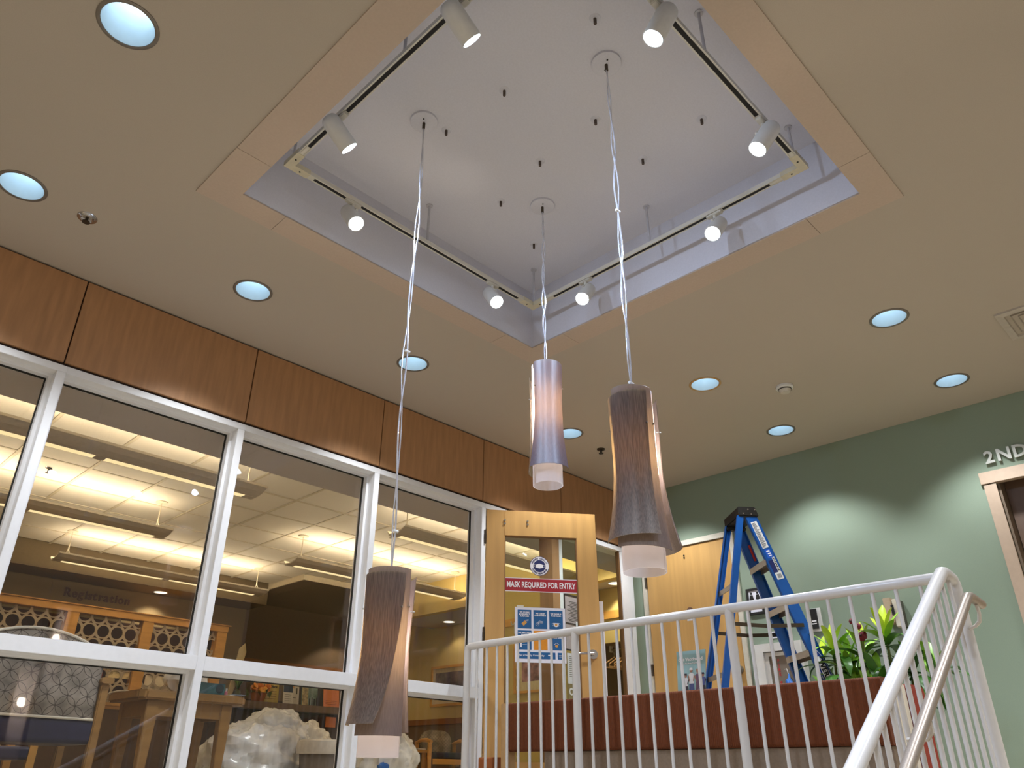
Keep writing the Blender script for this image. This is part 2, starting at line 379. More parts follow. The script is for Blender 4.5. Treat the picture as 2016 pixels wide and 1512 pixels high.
for ch in '2ND FLOOR':
    if ch != ' ':
        lt = MB(); text(lt, ch, (XG - .012, yy, 2.152), (0, -1, 0), (0, 0, 1), .128, 'LEFT', bold=.0035, ext=.006); O('letter', lt, lm_, wlt)
        yy -= (max(v.y for v in lt.v) - min(v.y for v in lt.v)) + .016
    else: yy -= .052

# ---------------------------------------------------------------- open door with glass (door_1)
hx, hy = 4.226, YW - .002; eu = Vector((.716, -.568, 0)) / Vector((.716, -.568)).length; en = Vector((-eu.y, eu.x, 0)); en = -en  # en faces the camera side
if en.dot(Vector((-4.5, -4, 0))) < 0: en = -en
d1 = T('door_1', None, None, (hx, hy, FL), kind='structure')
def dp(a, z, d=0.0): return Vector((hx, hy, 0)) + eu * a + en * d + Vector((0, 0, z))
def dbox(mb, a0, a1, z0, z1, d0, d1_): return mb.obox(dp((a0 + a1) / 2, (z0 + z1) / 2, (d0 + d1_) / 2), eu * (a1 - a0) / 2, Vector((0, 0, (z1 - z0) / 2)), en * (d1_ - d0) / 2)
T0, T1 = -.04, .004
S('stile', dbox(MB(), .004, .155, FL + .01, 1.977, T0, T1), maple, d1, bevel=.002)
S('stile', dbox(MB(), .750, .914, FL + .01, 1.977, T0, T1), maple, d1, bevel=.002)
S('top_rail', dbox(MB(), .155, .750, 1.765, 1.977, T0, T1), maple, d1, bevel=.002)
S('bottom_rail', dbox(MB(), .155, .750, FL + .01, .10, T0, T1), maple, d1, bevel=.002)
bead = MB()
dbox(bead, .155, .163, .10, 1.765, -.03, -.002); dbox(bead, .742, .750, .10, 1.765, -.03, -.002); dbox(bead, .155, .75, 1.757, 1.765, -.03, -.002)
S('glazing_bead', bead, M('maple_bead', '7a5730', 0.5), d1)
S('glass_pane', dbox(MB(), .157, .748, .10, 1.763, -.021, -.015), door_glass, d1)
for zz in (1.745, .975, .02):
    S('hinge', MB().cyl(dp(-.006, zz - .057, .008), dp(-.006, zz + .057, .008), .009, n=10).cyl(dp(-.006, zz - .02, .008), dp(-.006, zz + .02, .008), .0105, n=10), dark_steel, d1)
bt = MB()
for a in (.155, .345):
    for dz in (-.014, .014): bt.cyl(dp(a, 1.877 + dz, .004), dp(a, 1.877 + dz, .010), .0085, n=14)
S('bolt_head', bt, steel, d1, smooth=True)
lv = MB().cyl(dp(.845, .855, .004), dp(.845, .855, .016), .036, n=24).cyl(dp(.845, .855, .016), dp(.845, .855, .055), .013, n=14)
lv.tube([dp(.845, .855, .052), dp(.81, .855, .056), dp(.76, .853, .056), dp(.715, .850, .050)], [.012, .011, .010, .008], 10)
S('lever_handle', lv, chrome, d1, smooth=True)
bk = MB().cyl(dp(.845, .855, -.04), dp(.845, .855, -.052), .036, n=24).tube([dp(.845, .855, -.085), dp(.80, .855, -.09), dp(.72, .852, -.088)], .011, 10).cyl(dp(.845, .855, -.05), dp(.845, .855, -.09), .012, n=12)
S('lever_handle', bk, chrome, d1, smooth=True)

# prints fixed to the glass of the door
paper = M('paper_white', 'dfdde6', 0.6, var=0.02); red_m = M('banner_red', 'a5202c', 0.5); white_ink = M('white_ink', 'ece8ea', 0.6, var=0.01)
navy = M('navy_print', '17205a', 0.5); blue_p = M('blue_print', '10588e', 0.5); orange_p = M('orange_print', 'd88a1c', 0.5); dark_ink = M('dark_ink', '3c3836', 0.7)
gd = -.014
bn = T('mask_banner', 'red MASK REQUIRED FOR ENTRY banner across the open door glass', 'sign', dp(.45, 1.32, gd))
b_ = dbox(MB(), .158, .747, 1.322, 1.424, gd, gd + .001); O('backing', b_, red_m, bn)
e_ = dbox(MB(), .158, .747, 1.318, 1.324, gd, gd + .0012); dbox(e_, .158, .747, 1.422, 1.427, gd, gd + .0012); O('border', e_, paper, bn)
t_ = MB(); text(t_, 'MASK REQUIRED FOR ENTRY', dp(.452, 1.372, gd + .0012), eu, (0, 0, 1), .062, bold=.0016, width=.555); O('lettering', t_, white_ink, bn)
dc = T('mask_decal', 'round navy and white mask decal stuck on the open door glass', 'sign', dp(.441, 1.45, gd))
def disc(r0, r1, d, c=(.441, 1.527), n=40):
    mb = MB(); A = [dp(c[0] + r1 * math.cos(2 * PI * i / n), c[1] + r1 * math.sin(2 * PI * i / n), d) for i in range(n)]
    mb.ext(A, [p + en * .0006 for p in A]); return mb
O('backing', disc(0, .079, gd), navy, dc); O('white_ring', disc(0, .075, gd + .0007), white_ink, dc); O('center_disc', disc(0, .049, gd + .0014), navy, dc)
for s_, a0, a1, flip in (('PREVENT COVID-19', 158, 22, 1), ('PLEASE WEAR MASK', 205, 335, -1)):
    t_ = MB()
    for i, ch in enumerate(s_):
        a = math.radians(a0 + (a1 - a0) * i / (len(s_) - 1)); ca, sa = math.cos(a), math.sin(a)
        rad = (eu * ca + Vector((0, 0, sa))) * flip; tan = (eu * sa - Vector((0, 0, ca))) * flip
        text(t_, ch, dp(.441, 1.527, gd + .0015) + (eu * ca + Vector((0, 0, sa))) * .0615, tan, rad, .019, bold=.0006)
    O('lettering', t_, navy, dc)
mk = MB(); P = [(-.03, .010), (0, .019), (.03, .010), (.03, -.012), (0, -.019), (-.03, -.012)]
A = [dp(.441 + x, 1.527 + y, gd + .0021) for x, y in P]; mk.ext(A, [p + en * .0006 for p in A])
for s_ in (-1, 1): mk.tube([dp(.441 + s_ * .03, 1.535, gd + .0024), dp(.441 + s_ * .042, 1.538, gd + .0024), dp(.441 + s_ * .042, 1.522, gd + .0024), dp(.441 + s_ * .03, 1.517, gd + .0024)], .001, 5)
O('mask_emblem', mk, white_ink, dc)
ps = T('safety_poster', 'white poster of blue and orange safety tiles taped on the open door glass', 'poster', dp(.44, .79, gd))
O('sheet', dbox(MB(), .240, .640, .785, 1.198, gd, gd + .001), paper, ps)
O('tape', dbox(MB(), .255, .31, 1.195, 1.212, gd, gd + .0014), M('tape', 'd8d2c0', 0.5), ps)
cells = [['WE CLEAN\n& DISINFECT\nSURFACES', 'WE CLEAN\nOUR HANDS', 'WE WEAR A\nFACE MASK'], ['WE PRACTICE\nSOCIAL\nDISTANCING', 'ASK US\nABOUT OUR\nPROTOCOLS', 'WE STAY\nHOME\nWHEN SICK']]
ico_m = M('icon_orange', 'd59a4a', 0.5)
for r_, row in enumerate(cells):
    for c_, s_ in enumerate(row):
        a0 = .262 + c_ * .125; z1 = 1.178 - r_ * .157
        tl_ = O('tile', dbox(MB(), a0, a0 + .108, z1 - .142, z1, gd + .001, gd + .0016), orange_p if (r_, c_) == (1, 1) else blue_p, ps); wt = MB(); og = MB()
        zc_ = z1 - .105; cx = a0 + .054
        if (r_, c_) == (0, 0):
            A = [dp(cx + x, zc_ + y, gd + .0018) for x, y in ((-.024, 0), (.002, .024), (.02, .008), (-.006, -.018))]; og.ext(A, [p + en * .0004 for p in A])
            for k in range(3): wt.tube([dp(cx + .006, zc_ + .016 + .005 * k, gd + .002), dp(cx + .032, zc_ + .022 + .005 * k, gd + .002)], .0008, 4)
        elif (r_, c_) == (0, 1):
            for k in range(3): wt.tube([dp(cx - .02, zc_ - .008 + .01 * k, gd + .002), dp(cx - .008, zc_ + .008 + .007 * k, gd + .002), dp(cx + .02, zc_ + .006 + .006 * k, gd + .002)], .0011, 4)
            wt.tube([dp(cx - .022 + .014 * math.cos(t), zc_ - .004 + .013 * math.sin(t), gd + .002) for t in [i * .5 for i in range(13)]], .001, 4)
        elif (r_, c_) == (0, 2):
            A = [dp(cx + x, zc_ + y, gd + .0018) for x, y in ((-.022, .01), (.022, .01), (.018, -.014), (0, -.02), (-.018, -.014))]; wt.ext(A, [p + en * .0004 for p in A])
            A = [dp(cx + .011 * math.cos(t * .52), zc_ - .003 + .009 * math.sin(t * .52), gd + .0022) for t in range(12)]; og.ext(A, [p + en * .0004 for p in A])
            for s2 in (-1, 1): wt.tube([dp(cx + s2 * .021, zc_ + .008, gd + .002), dp(cx + s2 * .033, zc_ + .006, gd + .002), dp(cx + s2 * .028, zc_ - .010, gd + .002), dp(cx + s2 * .018, zc_ - .012, gd + .002)], .001, 4)
        elif (r_, c_) == (1, 0):
            for s2 in (-1, 1):
                A = [dp(cx + s2 * .028 + x, zc_ + y, gd + .0018) for x, y in ((-.006, -.02), (.006, -.02), (.005, .012), (-.005, .012))]; wt.ext(A, [p + en * .0004 for p in A])
            wt.tube([dp(cx - .018, zc_, gd + .002), dp(cx + .018, zc_, gd + .002)], .001, 4)
        elif (r_, c_) == (1, 2):
            A = [dp(cx + .012 * math.cos(t * .52), zc_ - .006 + .011 * math.sin(t * .52), gd + .0018) for t in range(12)]; og.ext(A, [p + en * .0004 for p in A])
            wt.tube([dp(cx - .02, zc_ + .004, gd + .002), dp(cx, zc_ + .018, gd + .002), dp(cx + .02, zc_ + .004, gd + .002)], .0014, 4)
        lt = MB(); text(lt, s_, dp(a0 + .054, z1 - .034, gd + .0018), eu, (0, 0, 1), .0155, bold=.0005); O('lettering', lt, white_ink, tl_)
        if wt.v: O('white_icon', wt, white_ink, tl_)
        if og.v: O('orange_icon', og, ico_m, tl_)
wt = MB()
O('tile', dbox(MB(), .262, .555, .812, .862, gd + .001, gd + .0016), blue_p, ps); O('tile', dbox(MB(), .572, .628, .812, .862, gd + .001, gd + .0016), blue_p, ps)
text(wt, 'For a Healthy Community.', dp(.272, .838, gd + .0018), eu, (0, 0, 1), .0185, 'LEFT', bold=.0003)
ht = MB(); sp2 = MB()
for sx in (-.004, .004): ht.add([*[dp(.506 + sx + .005 * math.cos(t * .785), .84 + .005 * math.sin(t * .785), gd + .002) for t in range(8)]], [tuple(range(8))])
for k in range(2): sp2.tube([dp(.583, .831 + .011 * k, gd + .002), dp(.617, .831 + .011 * k, gd + .002)], .0012, 4)
O('lettering', wt, white_ink, ps); O('heart_print', ht, white_ink, ps); O('small_print', sp2, white_ink, ps)
es = T('notice_sheet', 'narrow white notice sheet sticking out behind the open door edge', 'notice', dp(.93, .6, -.05))
O('sheet', dbox(MB(), .90, .958, .48, 1.27, -.046, -.043), white_ink, es)

# ---------------------------------------------------------------- recessed downlights
DLAB = ['round recessed downlight nearest the top left corner of the ceiling', 'recessed downlight at the far left, left of the small chrome sprinkler',
        'recessed downlight over the maple panels, right of the chrome sprinkler', 'recessed downlight behind the left pendant cable',
        'recessed downlight half hidden behind the middle pendant shade', 'recessed downlight beside the big pendant, its trim ring coloured as lit orange',
        'recessed downlight below and left of the smoke detector height, nearest the green wall', 'recessed downlight left of the ceiling vent, largest on the right side',
        'recessed downlight at the far right above the 2ND FLOOR letters']
DLAB.append('recessed downlight hidden behind the largest pendant, in front of the yellow door')
DLAB[6] = 'recessed downlight by the green wall, right below the white smoke detector'
proto = None
for i, (x, y) in enumerate(DL):
    lab = DLAB[i] if i < len(DLAB) else 'recessed downlight added out of view in the ceiling for ambient light'
    t = T('downlight', lab, 'light', (x, y, H), 'recessed downlights in the ceiling' if i < len(DLAB) else 'downlights added out of view for ambient light')
    if proto is None:
        ring = O('trim_ring', MB().lathe((x, y, H), [(.115, .001), (.115, -.004), (.109, -.007), (.100, -.005), (.098, .004), (.1, .006)], 40), trim_m, t, smooth=True)
        cone = O('reflector', MB().lathe((x, y, H), [(.0985, -.003), (.094, .03), (.084, .09), (.07, .15)], 40), refl_m, t, smooth=True)
        lens = O('lens', MB().lathe((x, y, H), [(.071, .145), (.02, .143), (0, .143)], 32), dl_lens, t)
        proto = (ring, cone, lens)
    else:
        for pz in proto:
            o = share(pz, pz.name.split('.')[0], t, (0, 0, 0))
            if i == 5 and pz is proto[0]:
                o.data = o.data.copy(); o.data.materials[0] = trim_orange_lit; o['label'] = 'trim ring coloured as lit orange'
    light('downlight_lamp', 'SPOT', (x, y, H - .002), E_DOWN, (0.90, 0.95, 1.0), t, (0, 0, -1), .05, math.radians(106), .55)

# ---------------------------------------------------------------- sprinklers, smoke detector, ceiling vent
sp = T('sprinkler', 'small chrome sprinkler head in the ceiling at the left', 'sprinkler', (.698, 3.776, H))
O('escutcheon', MB().lathe((.698, 3.776, H), [(.05, 0), (.048, -.006), (.034, -.010), (.03, -.004), (.018, .004), (0, .004)], 28), chrome, sp, smooth=True)
O('deflector', MB().cyl((.698, 3.776, H + .004), (.698, 3.776, H - .03), .008, n=10).lathe((.698, 3.776, H - .03), [(0, -.002), (.02, -.002), (.02, 0), (0, 0)], 16), dark_steel, sp)
sp = T('sprinkler', 'small dark sprinkler head in the ceiling between the two right pendants', 'sprinkler', (5.056, 3.786, H))
O('escutcheon', MB().lathe((5.056, 3.786, H), [(.036, 0), (.034, -.008), (.02, -.010), (0, -.010)], 24), dark_steel, sp, smooth=True)
O('deflector', MB().cyl((5.056, 3.786, H - .008), (5.056, 3.786, H - .04), .010, n=10).lathe((5.056, 3.786, H - .04), [(0, -.003), (.022, -.003), (.022, 0), (0, 0)], 16), black_m, sp)
sd = T('smoke_detector', 'white domed smoke detector on the ceiling before the green wall', 'smoke detector', (5.033, 2.064, H))
O('base', MB().lathe((5.033, 2.064, H), [(0, 0), (.062, 0), (.062, -.016), (.052, -.02), (0, -.02)], 28), white_metal, sd, smooth=True)
O('sensor_cap', MB().lathe((5.033, 2.064, H - .02), [(.046, 0), (.044, -.012), (.034, -.03), (.02, -.034), (0, -.034)], 24), M('detector_cap', 'bdb6a8', 0.5), sd, smooth=True)
O('sensor_slot', MB().lathe((5.033, 2.064, H - .024), [(.047, 0), (.047, -.006), (.043, -.006)], 24), black_m, sd)
vt = T('ceiling_vent', 'square white air diffuser in the ceiling at the right edge', 'vent', (5.21, .47, H))
cx, cy = 5.215, .475; mb = MB()
def ringsq(mb, r0, z0, r1, z1):
    P = [(cx - r0, cy - r0, z0), (cx + r0, cy - r0, z0), (cx + r0, cy + r0, z0), (cx - r0, cy + r0, z0), (cx - r1, cy - r1, z1), (cx + r1, cy - r1, z1), (cx + r1, cy + r1, z1), (cx - r1, cy + r1, z1)]
    return mb.add(P, [(i, (i + 1) % 4, 4 + (i + 1) % 4, 4 + i) for i in range(4)])
vm = M('vent_metal', 'b5aca0', 0.5)
fr = ringsq(ringsq(ringsq(MB(), .205, H, .205, H - .012), .205, H - .012, .165, H - .016), .165, H - .016, .155, H + .03); O('frame', fr, vm, vt)
for r in (.135, .10, .065, .03):
    l_ = ringsq(MB(), r, H - .010, r - .016, H + .034); ringsq(l_, r - .001, H - .012, r - .017, H + .032); O('louver', l_, vm, vt)
O('duct_opening', MB().box(cx - .165, cx + .165, cy - .165, cy + .165, H + .035, H + .05), black_m, vt)

# ---------------------------------------------------------------- lighting track in the recess
tx0, tx1, ty0, ty1, tz = 1.308, 3.125, .992, 2.825, 2.75
tr = T('light_track', 'square white lighting track hung on rods inside the ceiling recess', 'track', ((tx0 + tx1) / 2, (ty0 + ty1) / 2, tz))
w_ = .018
SPOTS = [('l', 2.377), ('l', 1.552), ('b', 1.699), ('b', 2.752), ('r', 2.388), ('r', 1.492), ('f', 2.706), ('f', 1.868)]
def seg(a, b, horiz, fixed, gaps):
    mb = MB(); sl = MB()
    if horiz: mb.box(a, b, fixed - w_, fixed + w_, tz, tz + .018)
    else: mb.box(fixed - w_, fixed + w_, a, b, tz, tz + .018)
    for s_ in (-1, 1):
        if horiz: mb.box(a, b, fixed + s_ * (w_ - .004) - .004, fixed + s_ * (w_ - .004) + .004, tz - .006, tz)
        else: mb.box(fixed + s_ * (w_ - .004) - .004, fixed + s_ * (w_ - .004) + .004, a, b, tz - .006, tz)
    O('rail', mb, track_m, tr)
    pts = sorted([a + .16] + [q for g_ in gaps for q in (g_ - .05, g_ + .05)] + [b - .16])
    for p, q in zip(pts[::2], pts[1::2]):
        sl = MB()
        if horiz: sl.box(p, q, fixed - .009, fixed + .009, tz - .0045, tz - .001)
        else: sl.box(fixed - .009, fixed + .009, p, q, tz - .0045, tz - .001)
        O('slot', sl, slot_m, tr)
    for p, q in [(a + .0, a + .16)] + [(g_ - .05, g_ + .05) for g_ in gaps] + [(b - .16, b)]:
        cv = MB()
        if horiz: cv.box(p, q, fixed - w_ + .006, fixed + w_ - .006, tz - .006, tz)
        else: cv.box(fixed - w_ + .006, fixed + w_ - .006, p, q, tz - .006, tz)
        O('slot_cover', cv, track_m, tr)
seg(tx0 - w_ + .002, tx1 + w_ - .002, True, ty0, [2.706, 1.868]); seg(tx0 - w_ + .002, tx1 + w_ - .002, True, ty1, [1.699, 2.752])
seg(ty0 + w_, ty1 - w_, False, tx0, [2.377, 1.552]); seg(ty0 + w_, ty1 - w_, False, tx1, [2.388, 1.492])
for x in (tx0, tx1):
    for y in (ty0, ty1):
        sx, sy = (1 if x == tx0 else -1), (1 if y == ty0 else -1)
        q = [(-sx * .021, -sy * .021), (sx * .11, -sy * .021), (sx * .11, sy * .021), (sx * .021, sy * .021), (sx * .021, sy * .11), (-sx * .021, sy * .11)]
        k_ = MB().ext([(x + a, y + b, tz - .009) for a, b in q], [(x + a, y + b, tz + .02) for a, b in q])
        O('corner_connector', k_, M('track_connector', 'c2b9a0', 0.45), tr)
        sc = MB().cyl((x + sx * .06, y, tz - .009), (x + sx * .06, y, tz - .0105), .005, n=10).cyl((x, y + sy * .06, tz - .009), (x, y + sy * .06, tz - .0105), .005, n=10)
        O('screw', sc, black_m, tr)
for x, y in [((tx0 + tx1) / 2, ty1), (tx1, (ty0 + ty1) / 2), ((tx0 + tx1) / 2, ty0), (tx0, (ty0 + ty1) / 2), (tx0, ty1 - .03), (tx1, ty1 - .01), (tx1, ty0 + .03), (tx0, ty0 + .03)]:
    O('hanger_rod', MB().cyl((x, y, tz + .018), (x, y, HC), .0075, n=8).cyl((x, y, HC - .006), (x, y, HC), .02, n=14), M('rod_paint', 'b5b3b8', 0.4), tr, smooth=True)

def unit(az, el): return Vector((math.cos(az) * math.cos(el), math.sin(az) * math.cos(el), math.sin(el)))
AIM = {0: (-.1, -.75), 1: (-.1, -.72), 2: (4.80, -.98), 3: (4.5, -.92), 4: (3.3, -.92), 5: (3.1, -.92), 6: (2.3, -1.0), 7: (2.1, -1.1)}
HL = ['left rail, nearest the left corner', 'left rail, cut by the photo top', 'track spotlight on the far left rail nearest the left corner',
      'track spotlight on the far left rail nearest the far corner', 'track spotlight on the far right rail nearest the far corner', 'track spotlight on the far right rail nearest the right corner',
      'track spotlight on the right rail near the right corner', 'track spotlight on the right rail cut by the top edge of the photo']
HL[0] = 'white cylinder track spotlight hanging from the ' + HL[0]; HL[1] = 'white cylinder track spotlight hanging from the ' + HL[1]
for k in range(2, 8): HL[k] = 'glowing white ' + HL[k]
for k, (sd_, p) in enumerate(SPOTS):
    x, y = {'l': (tx0, p), 'r': (tx1, p), 'f': (p, ty0), 'b': (p, ty1)}[sd_]
    inw = {'l': Vector((1, 0, 0)), 'r': Vector((-1, 0, 0)), 'f': Vector((0, 1, 0)), 'b': Vector((0, -1, 0))}[sd_]
    al = Vector((0, 1, 0)) if sd_ in 'lr' else Vector((1, 0, 0))
    h = T('track_spotlight', HL[k], 'spotlight', (x, y, tz), 'track spotlights in the recess')
    O('adapter', MB().obox((x, y, tz - .013), al * .045, inw * .014, Vector((0, 0, .008))), track_m, h, bevel=.003)
    d = unit(*AIM[k]); c = Vector((x, y, tz - .103))
    side = d.cross(Vector((0, 0, 1))).normalized(); topn = side.cross(d).normalized()
    O('yoke', MB().tube([(x, y, tz - .02), (x, y, tz - .045), tuple(c + topn * .045)], [.010, .009, .008], 8), track_m, h, smooth=True)
    L_ = .085
    hb = MB().lathe(c, [(0, -L_), (.030, -L_), (.040, -L_ + .012), (.0435, -L_ + .035), (.0435, L_), (.0395, L_), (.0385, L_ - .012)], 28, d)
    O('housing', hb, head_m, h, smooth=True)
    O('lens', MB().lathe(c, [(.039, L_ - .012), (.02, L_ - .008), (0, L_ - .007)], 24, d), lens_cool, h)
    light('spot_lamp', 'SPOT', c + d * (L_ + .004), E_TRACK, (.58, .73, 1.0), h, d, .03, math.radians(135), .9)

# ---------------------------------------------------------------- mounting rosettes left on the recess ceiling
ROL = ['bare rosette midway between the left and right pendant canopies', 'bare rosette just right of the left pendant canopy', 'bare rosette left of the big pendant cable, below its canopy', 'bare rosette farthest right on the recess ceiling', 'bare rosette at the top edge, above the big pendant canopy', 'bare rosette straight above the middle pendant canopy', 'bare rosette right of the big pendant cable, left of the right spotlights', 'bare rosette just left of the middle pendant canopy', 'lowest bare rosette, below the middle pendant canopy']
RO = [(1.918, 1.907), (1.89, 2.307), (2.381, 1.702), (2.76, 1.311), (1.915, 1.336), (2.403, 2.107), (2.785, 1.694), (2.486, 2.493), (2.92, 2.626)]
r0 = None
for (x, y), lab in zip(RO, ROL):
    t = T('ceiling_rosette', lab, 'rosette', (x, y, HC), 'bare mounting rosettes on the recess ceiling')
    if r0 is None:
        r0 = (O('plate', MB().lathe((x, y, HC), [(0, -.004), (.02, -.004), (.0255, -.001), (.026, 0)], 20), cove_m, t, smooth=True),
              O('stem', MB().cyl((x, y, HC - .003), (x, y, HC - .036), .0075, n=10), M('stem_brown', '4a3c32', 0.5), t))
    else:
        for q in r0: share(q, q.name.split('.')[0], t, (0, 0, 0))

# ---------------------------------------------------------------- pendants
def pendant(x, y, ztop, label, az, cfg, lean=(0, 0)):
    t = T('pendant_lamp', label, 'lamp', (x, y, ztop), 'veneer pendant lamps')
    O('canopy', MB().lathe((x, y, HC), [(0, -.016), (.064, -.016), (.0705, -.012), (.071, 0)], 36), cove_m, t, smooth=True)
    hl = MB()
    for s_ in (-1, 1): hl.cyl((x + s_ * .02, y + s_ * .022, HC - .0165), (x + s_ * .02, y + s_ * .022, HC - .018), .0045, n=10)
    O('screw', hl, black_m, t)
    O('strain_relief', MB().cyl((x, y, HC - .014), (x, y, HC - .055), .008, n=10), dark_steel, t)
    a_, b_ = [], []; rnd = random.Random(int(x * 1000)); n = 26
    for i in range(n + 1):
        f = i / n; z = HC - .05 - (HC - .05 - ztop + .02) * f; env = math.sin(PI * f)
        wx = .012 * env * math.sin(f * 5 + x) ; wy = .010 * env * math.cos(f * 4 + y)
        tw = .0045 + .006 * abs(math.sin(f * 9 + y)) * env
        a_.append((x + wx + tw * math.cos(f * 20), y + wy + tw * math.sin(f * 20), z)); b_.append((x + wx - tw * math.cos(f * 20), y + wy - tw * math.sin(f * 20), z))
    O('cable', MB().tube(a_, .0035, 8), cable_m, t, smooth=True); O('cable', MB().tube(b_, .0028, 8), cable_m, t, smooth=True)
    cl = MB()
    for f in cfg.get('clips', [.93]):
        i = int(f * n); cl.cyl(Vector(a_[i]) + Vector((-.012, 0, 0)), Vector(a_[i]) + Vector((.012, 0, 0)), .006, n=10)
    O('cable_clip', cl, white_metal, t)
    # frame of axes: front = towards azimuth az
    fr = Vector((math.cos(az), math.sin(az), 0)); rt = Vector((-fr.y, fr.x, 0))        # rt = to the right as seen by someone facing the lamp from the front
    axis = Vector((lean[0], lean[1], -1))
    def pt(phi, r, z):  # z measured down from the top
        return Vector((x, y, ztop)) + axis * z + (fr * math.cos(phi) + rt * math.sin(phi)) * r
    def nm(phi): return fr * math.cos(phi) + rt * math.sin(phi)
    Lh = cfg['len']
    # socket and spider
    O('light_stop_cap', MB().cyl((x, y, ztop - .012), (x, y, ztop - .016), .068, n=28), M('cap_grey', '8a8488', .5), t)  # opaque disc added to keep bulb light off the recess ceiling
    O('socket', MB().cyl((x, y, ztop + .005), (x, y, ztop - .06), .018, n=14).tube([pt(0, .07, .02), pt(PI, .07, .02)], .0025, 6).tube([pt(PI / 2, .07, .02), pt(-PI / 2, .07, .02)], .0025, 6), white_metal, t, smooth=True)
    O('bulb', MB().lathe(Vector((x, y, ztop)) + axis * .25, [(0, -.032), (.018, -.028), (.025, -.012), (.025, .012), (.018, .028), (0, .032)], 14), EM('bulb_glow', 'ffedd2', E_BULB), t, smooth=True)
    # inner white tube with a slit, rolled a little over itself
    sl = cfg['slit']
    O('inner_shade', MB().sheet(lambda u, v: ((lambda ph: (pt(ph, .0715 + .004 * u, cfg.get('in0', .0) + (Lh - cfg.get('in0', .0)) * v), nm(ph)))(sl + .09 + u * (2 * PI - .18))), 40, 6, .003), shade_white, t, smooth=True)
    for nme, mt, p0t, p1t, p0b, p1b, r_t, r_m, r_b, z0, z1, tilt in cfg['sheets']:
        def fn(u, v, p0t=p0t, p1t=p1t, p0b=p0b, p1b=p1b, r_t=r_t, r_m=r_m, r_b=r_b, z0=z0, z1=z1, tilt=tilt):
            vv = v * v
            ph = math.radians((p0t + (p0b - p0t) * vv) * (1 - u) + (p1t + (p1b - p1t) * vv) * u)
            r = r_t + (r_m - r_t) * min(1, v * 2.2) if v < .45 else r_m + (r_b - r_m) * ((v - .45) / .55) ** 2
            return pt(ph, r, z0 + (z1 - z0) * v + tilt * (u - .5)), nm(ph)
        m_ = {'d': veneer_d, 'l': veneer_l, 'w': shade_white, 'm': veneer_m}[mt]
        O(nme, MB().sheet(fn, 22, 20, .003), m_, t, smooth=True)
        if mt != 'w' and nme == 'veneer_panel':
            pm = MB()
            for u in (.03, .97):
                q, nn = fn(u, .24); pm.cyl(q - nn * .012, q + nn * .006, .0038, n=8)
            O('pin', pm, steel, t)
    return t
def azc(x, y): return math.atan2(-y, -x)
# sheets: name, material, left/right edge at the top, left/right edge at the bottom (degrees, + = to the right), radius top/middle/bottom, start and end below the top, slant
# angles run towards "rt", which is the viewer's right when looking at the lamp from az
big = dict(len=.665, slit=math.radians(62), clips=[.50, .965], sheets=[
    ('veneer_panel', 'd', -84, 34, -86, 30, .090, .084, .120, .025, .565, .0),
    ('veneer_panel', 'l', -66, 56, -52, 62, .082, .082, .105, .0, .60, .015),
    ('veneer_panel', 'l', 92, 200, 70, 190, .088, .086, .128, .03, .585, .0)])
pendant(2.140, 1.447, 1.278, 'largest grey veneer pendant lamp, hanging in front of the yellow door', azc(2.14, 1.447), big)
low = dict(len=.640, slit=math.radians(70), clips=[.60, .955], in0=.03, sheets=[
    ('veneer_panel', 'd', -84, 38, -112, -12, .092, .088, .120, .02, .540, .0),
    ('veneer_panel', 'l', -80, 62, -62, 52, .086, .083, .096, .0, .575, .0),
    ('veneer_panel', 'l', 84, 190, 62, 190, .098, .086, .100, .02, .56, .0)])
pendant(1.767, 2.343, .696, 'lowest grey veneer pendant lamp, hanging in front of the white window frames', azc(1.767, 2.343), low)
mid = dict(len=.665, slit=math.radians(-62), clips=[.965], sheets=[
    ('veneer_panel', 'm', -48, 88, -58, 86, .084, .080, .104, .0, .585, .0),
    ('veneer_panel', 'd', -200, -82, -190, -78, .088, .084, .096, .07, .60, .0)])
pendant(2.683, 2.341, 1.945, 'middle pendant lamp, paler than the others, with a white strip on its left', azc(2.683, 2.341), mid)

# ---------------------------------------------------------------- railings
RX, RZ = 4.012, .86
gr = T('landing_railing', 'white tube guard railing along the landing edge in front of the bench', 'railing', (RX, 2.7, FL))
O('top_rail', MB().tube([(RX, 4.322, FL), (RX, 4.322, RZ - .03), (RX, 4.312, RZ - .008), (RX, 4.29, RZ), (RX, 3.0, RZ), (RX, 1.06, RZ + .002)], .026, 14), rail_m, gr, smooth=True)
for y in (3.298, 2.18): O('post', MB().cyl((RX, y, FL), (RX, y, RZ), .025, n=16), rail_m, gr, smooth=True)
b0 = None
ys = [4.322 - (4.322 - 3.298) * i / 10 for i in range(1, 10)] + [3.298 - (3.298 - 2.18) * i / 10 for i in range(1, 10)] + [2.18 - (2.18 - 1.06) * i / 10 for i in range(1, 10)]
for y in ys:
    if b0 is None: b0 = (O('baluster', MB().cyl((RX, y, FL), (RX, y, RZ - .02), .0095, n=10), rail_m, gr, smooth=True), y)
    else: share(b0[0], 'baluster', gr, (0, y - b0[1], 0))
O('bottom_rail', MB().box(RX - .015, RX + .015, 1.06, 4.30, FL + .06, FL + .085), rail_m, gr)
sg = T('stair_railing', 'white tube guard railing sloping down the stairs at lower right', 'railing', (4.0, 1.06, FL))
SY = 1.06; sl_ = .605
def sz(x): return .876 - (3.985 - x) * sl_
O('top_rail', MB().tube([(4.155, SY, FL), (4.155, SY, .82), (4.150, SY, .855), (4.125, SY, .873), (4.03, SY, .884), (3.985, SY, .876), (3.94, SY, sz(3.94)), (1.6, SY, sz(1.6))], .0285, 16), rail_m, sg, smooth=True)
xs = [4.06] + [3.95 - .105 * i for i in range(22)]
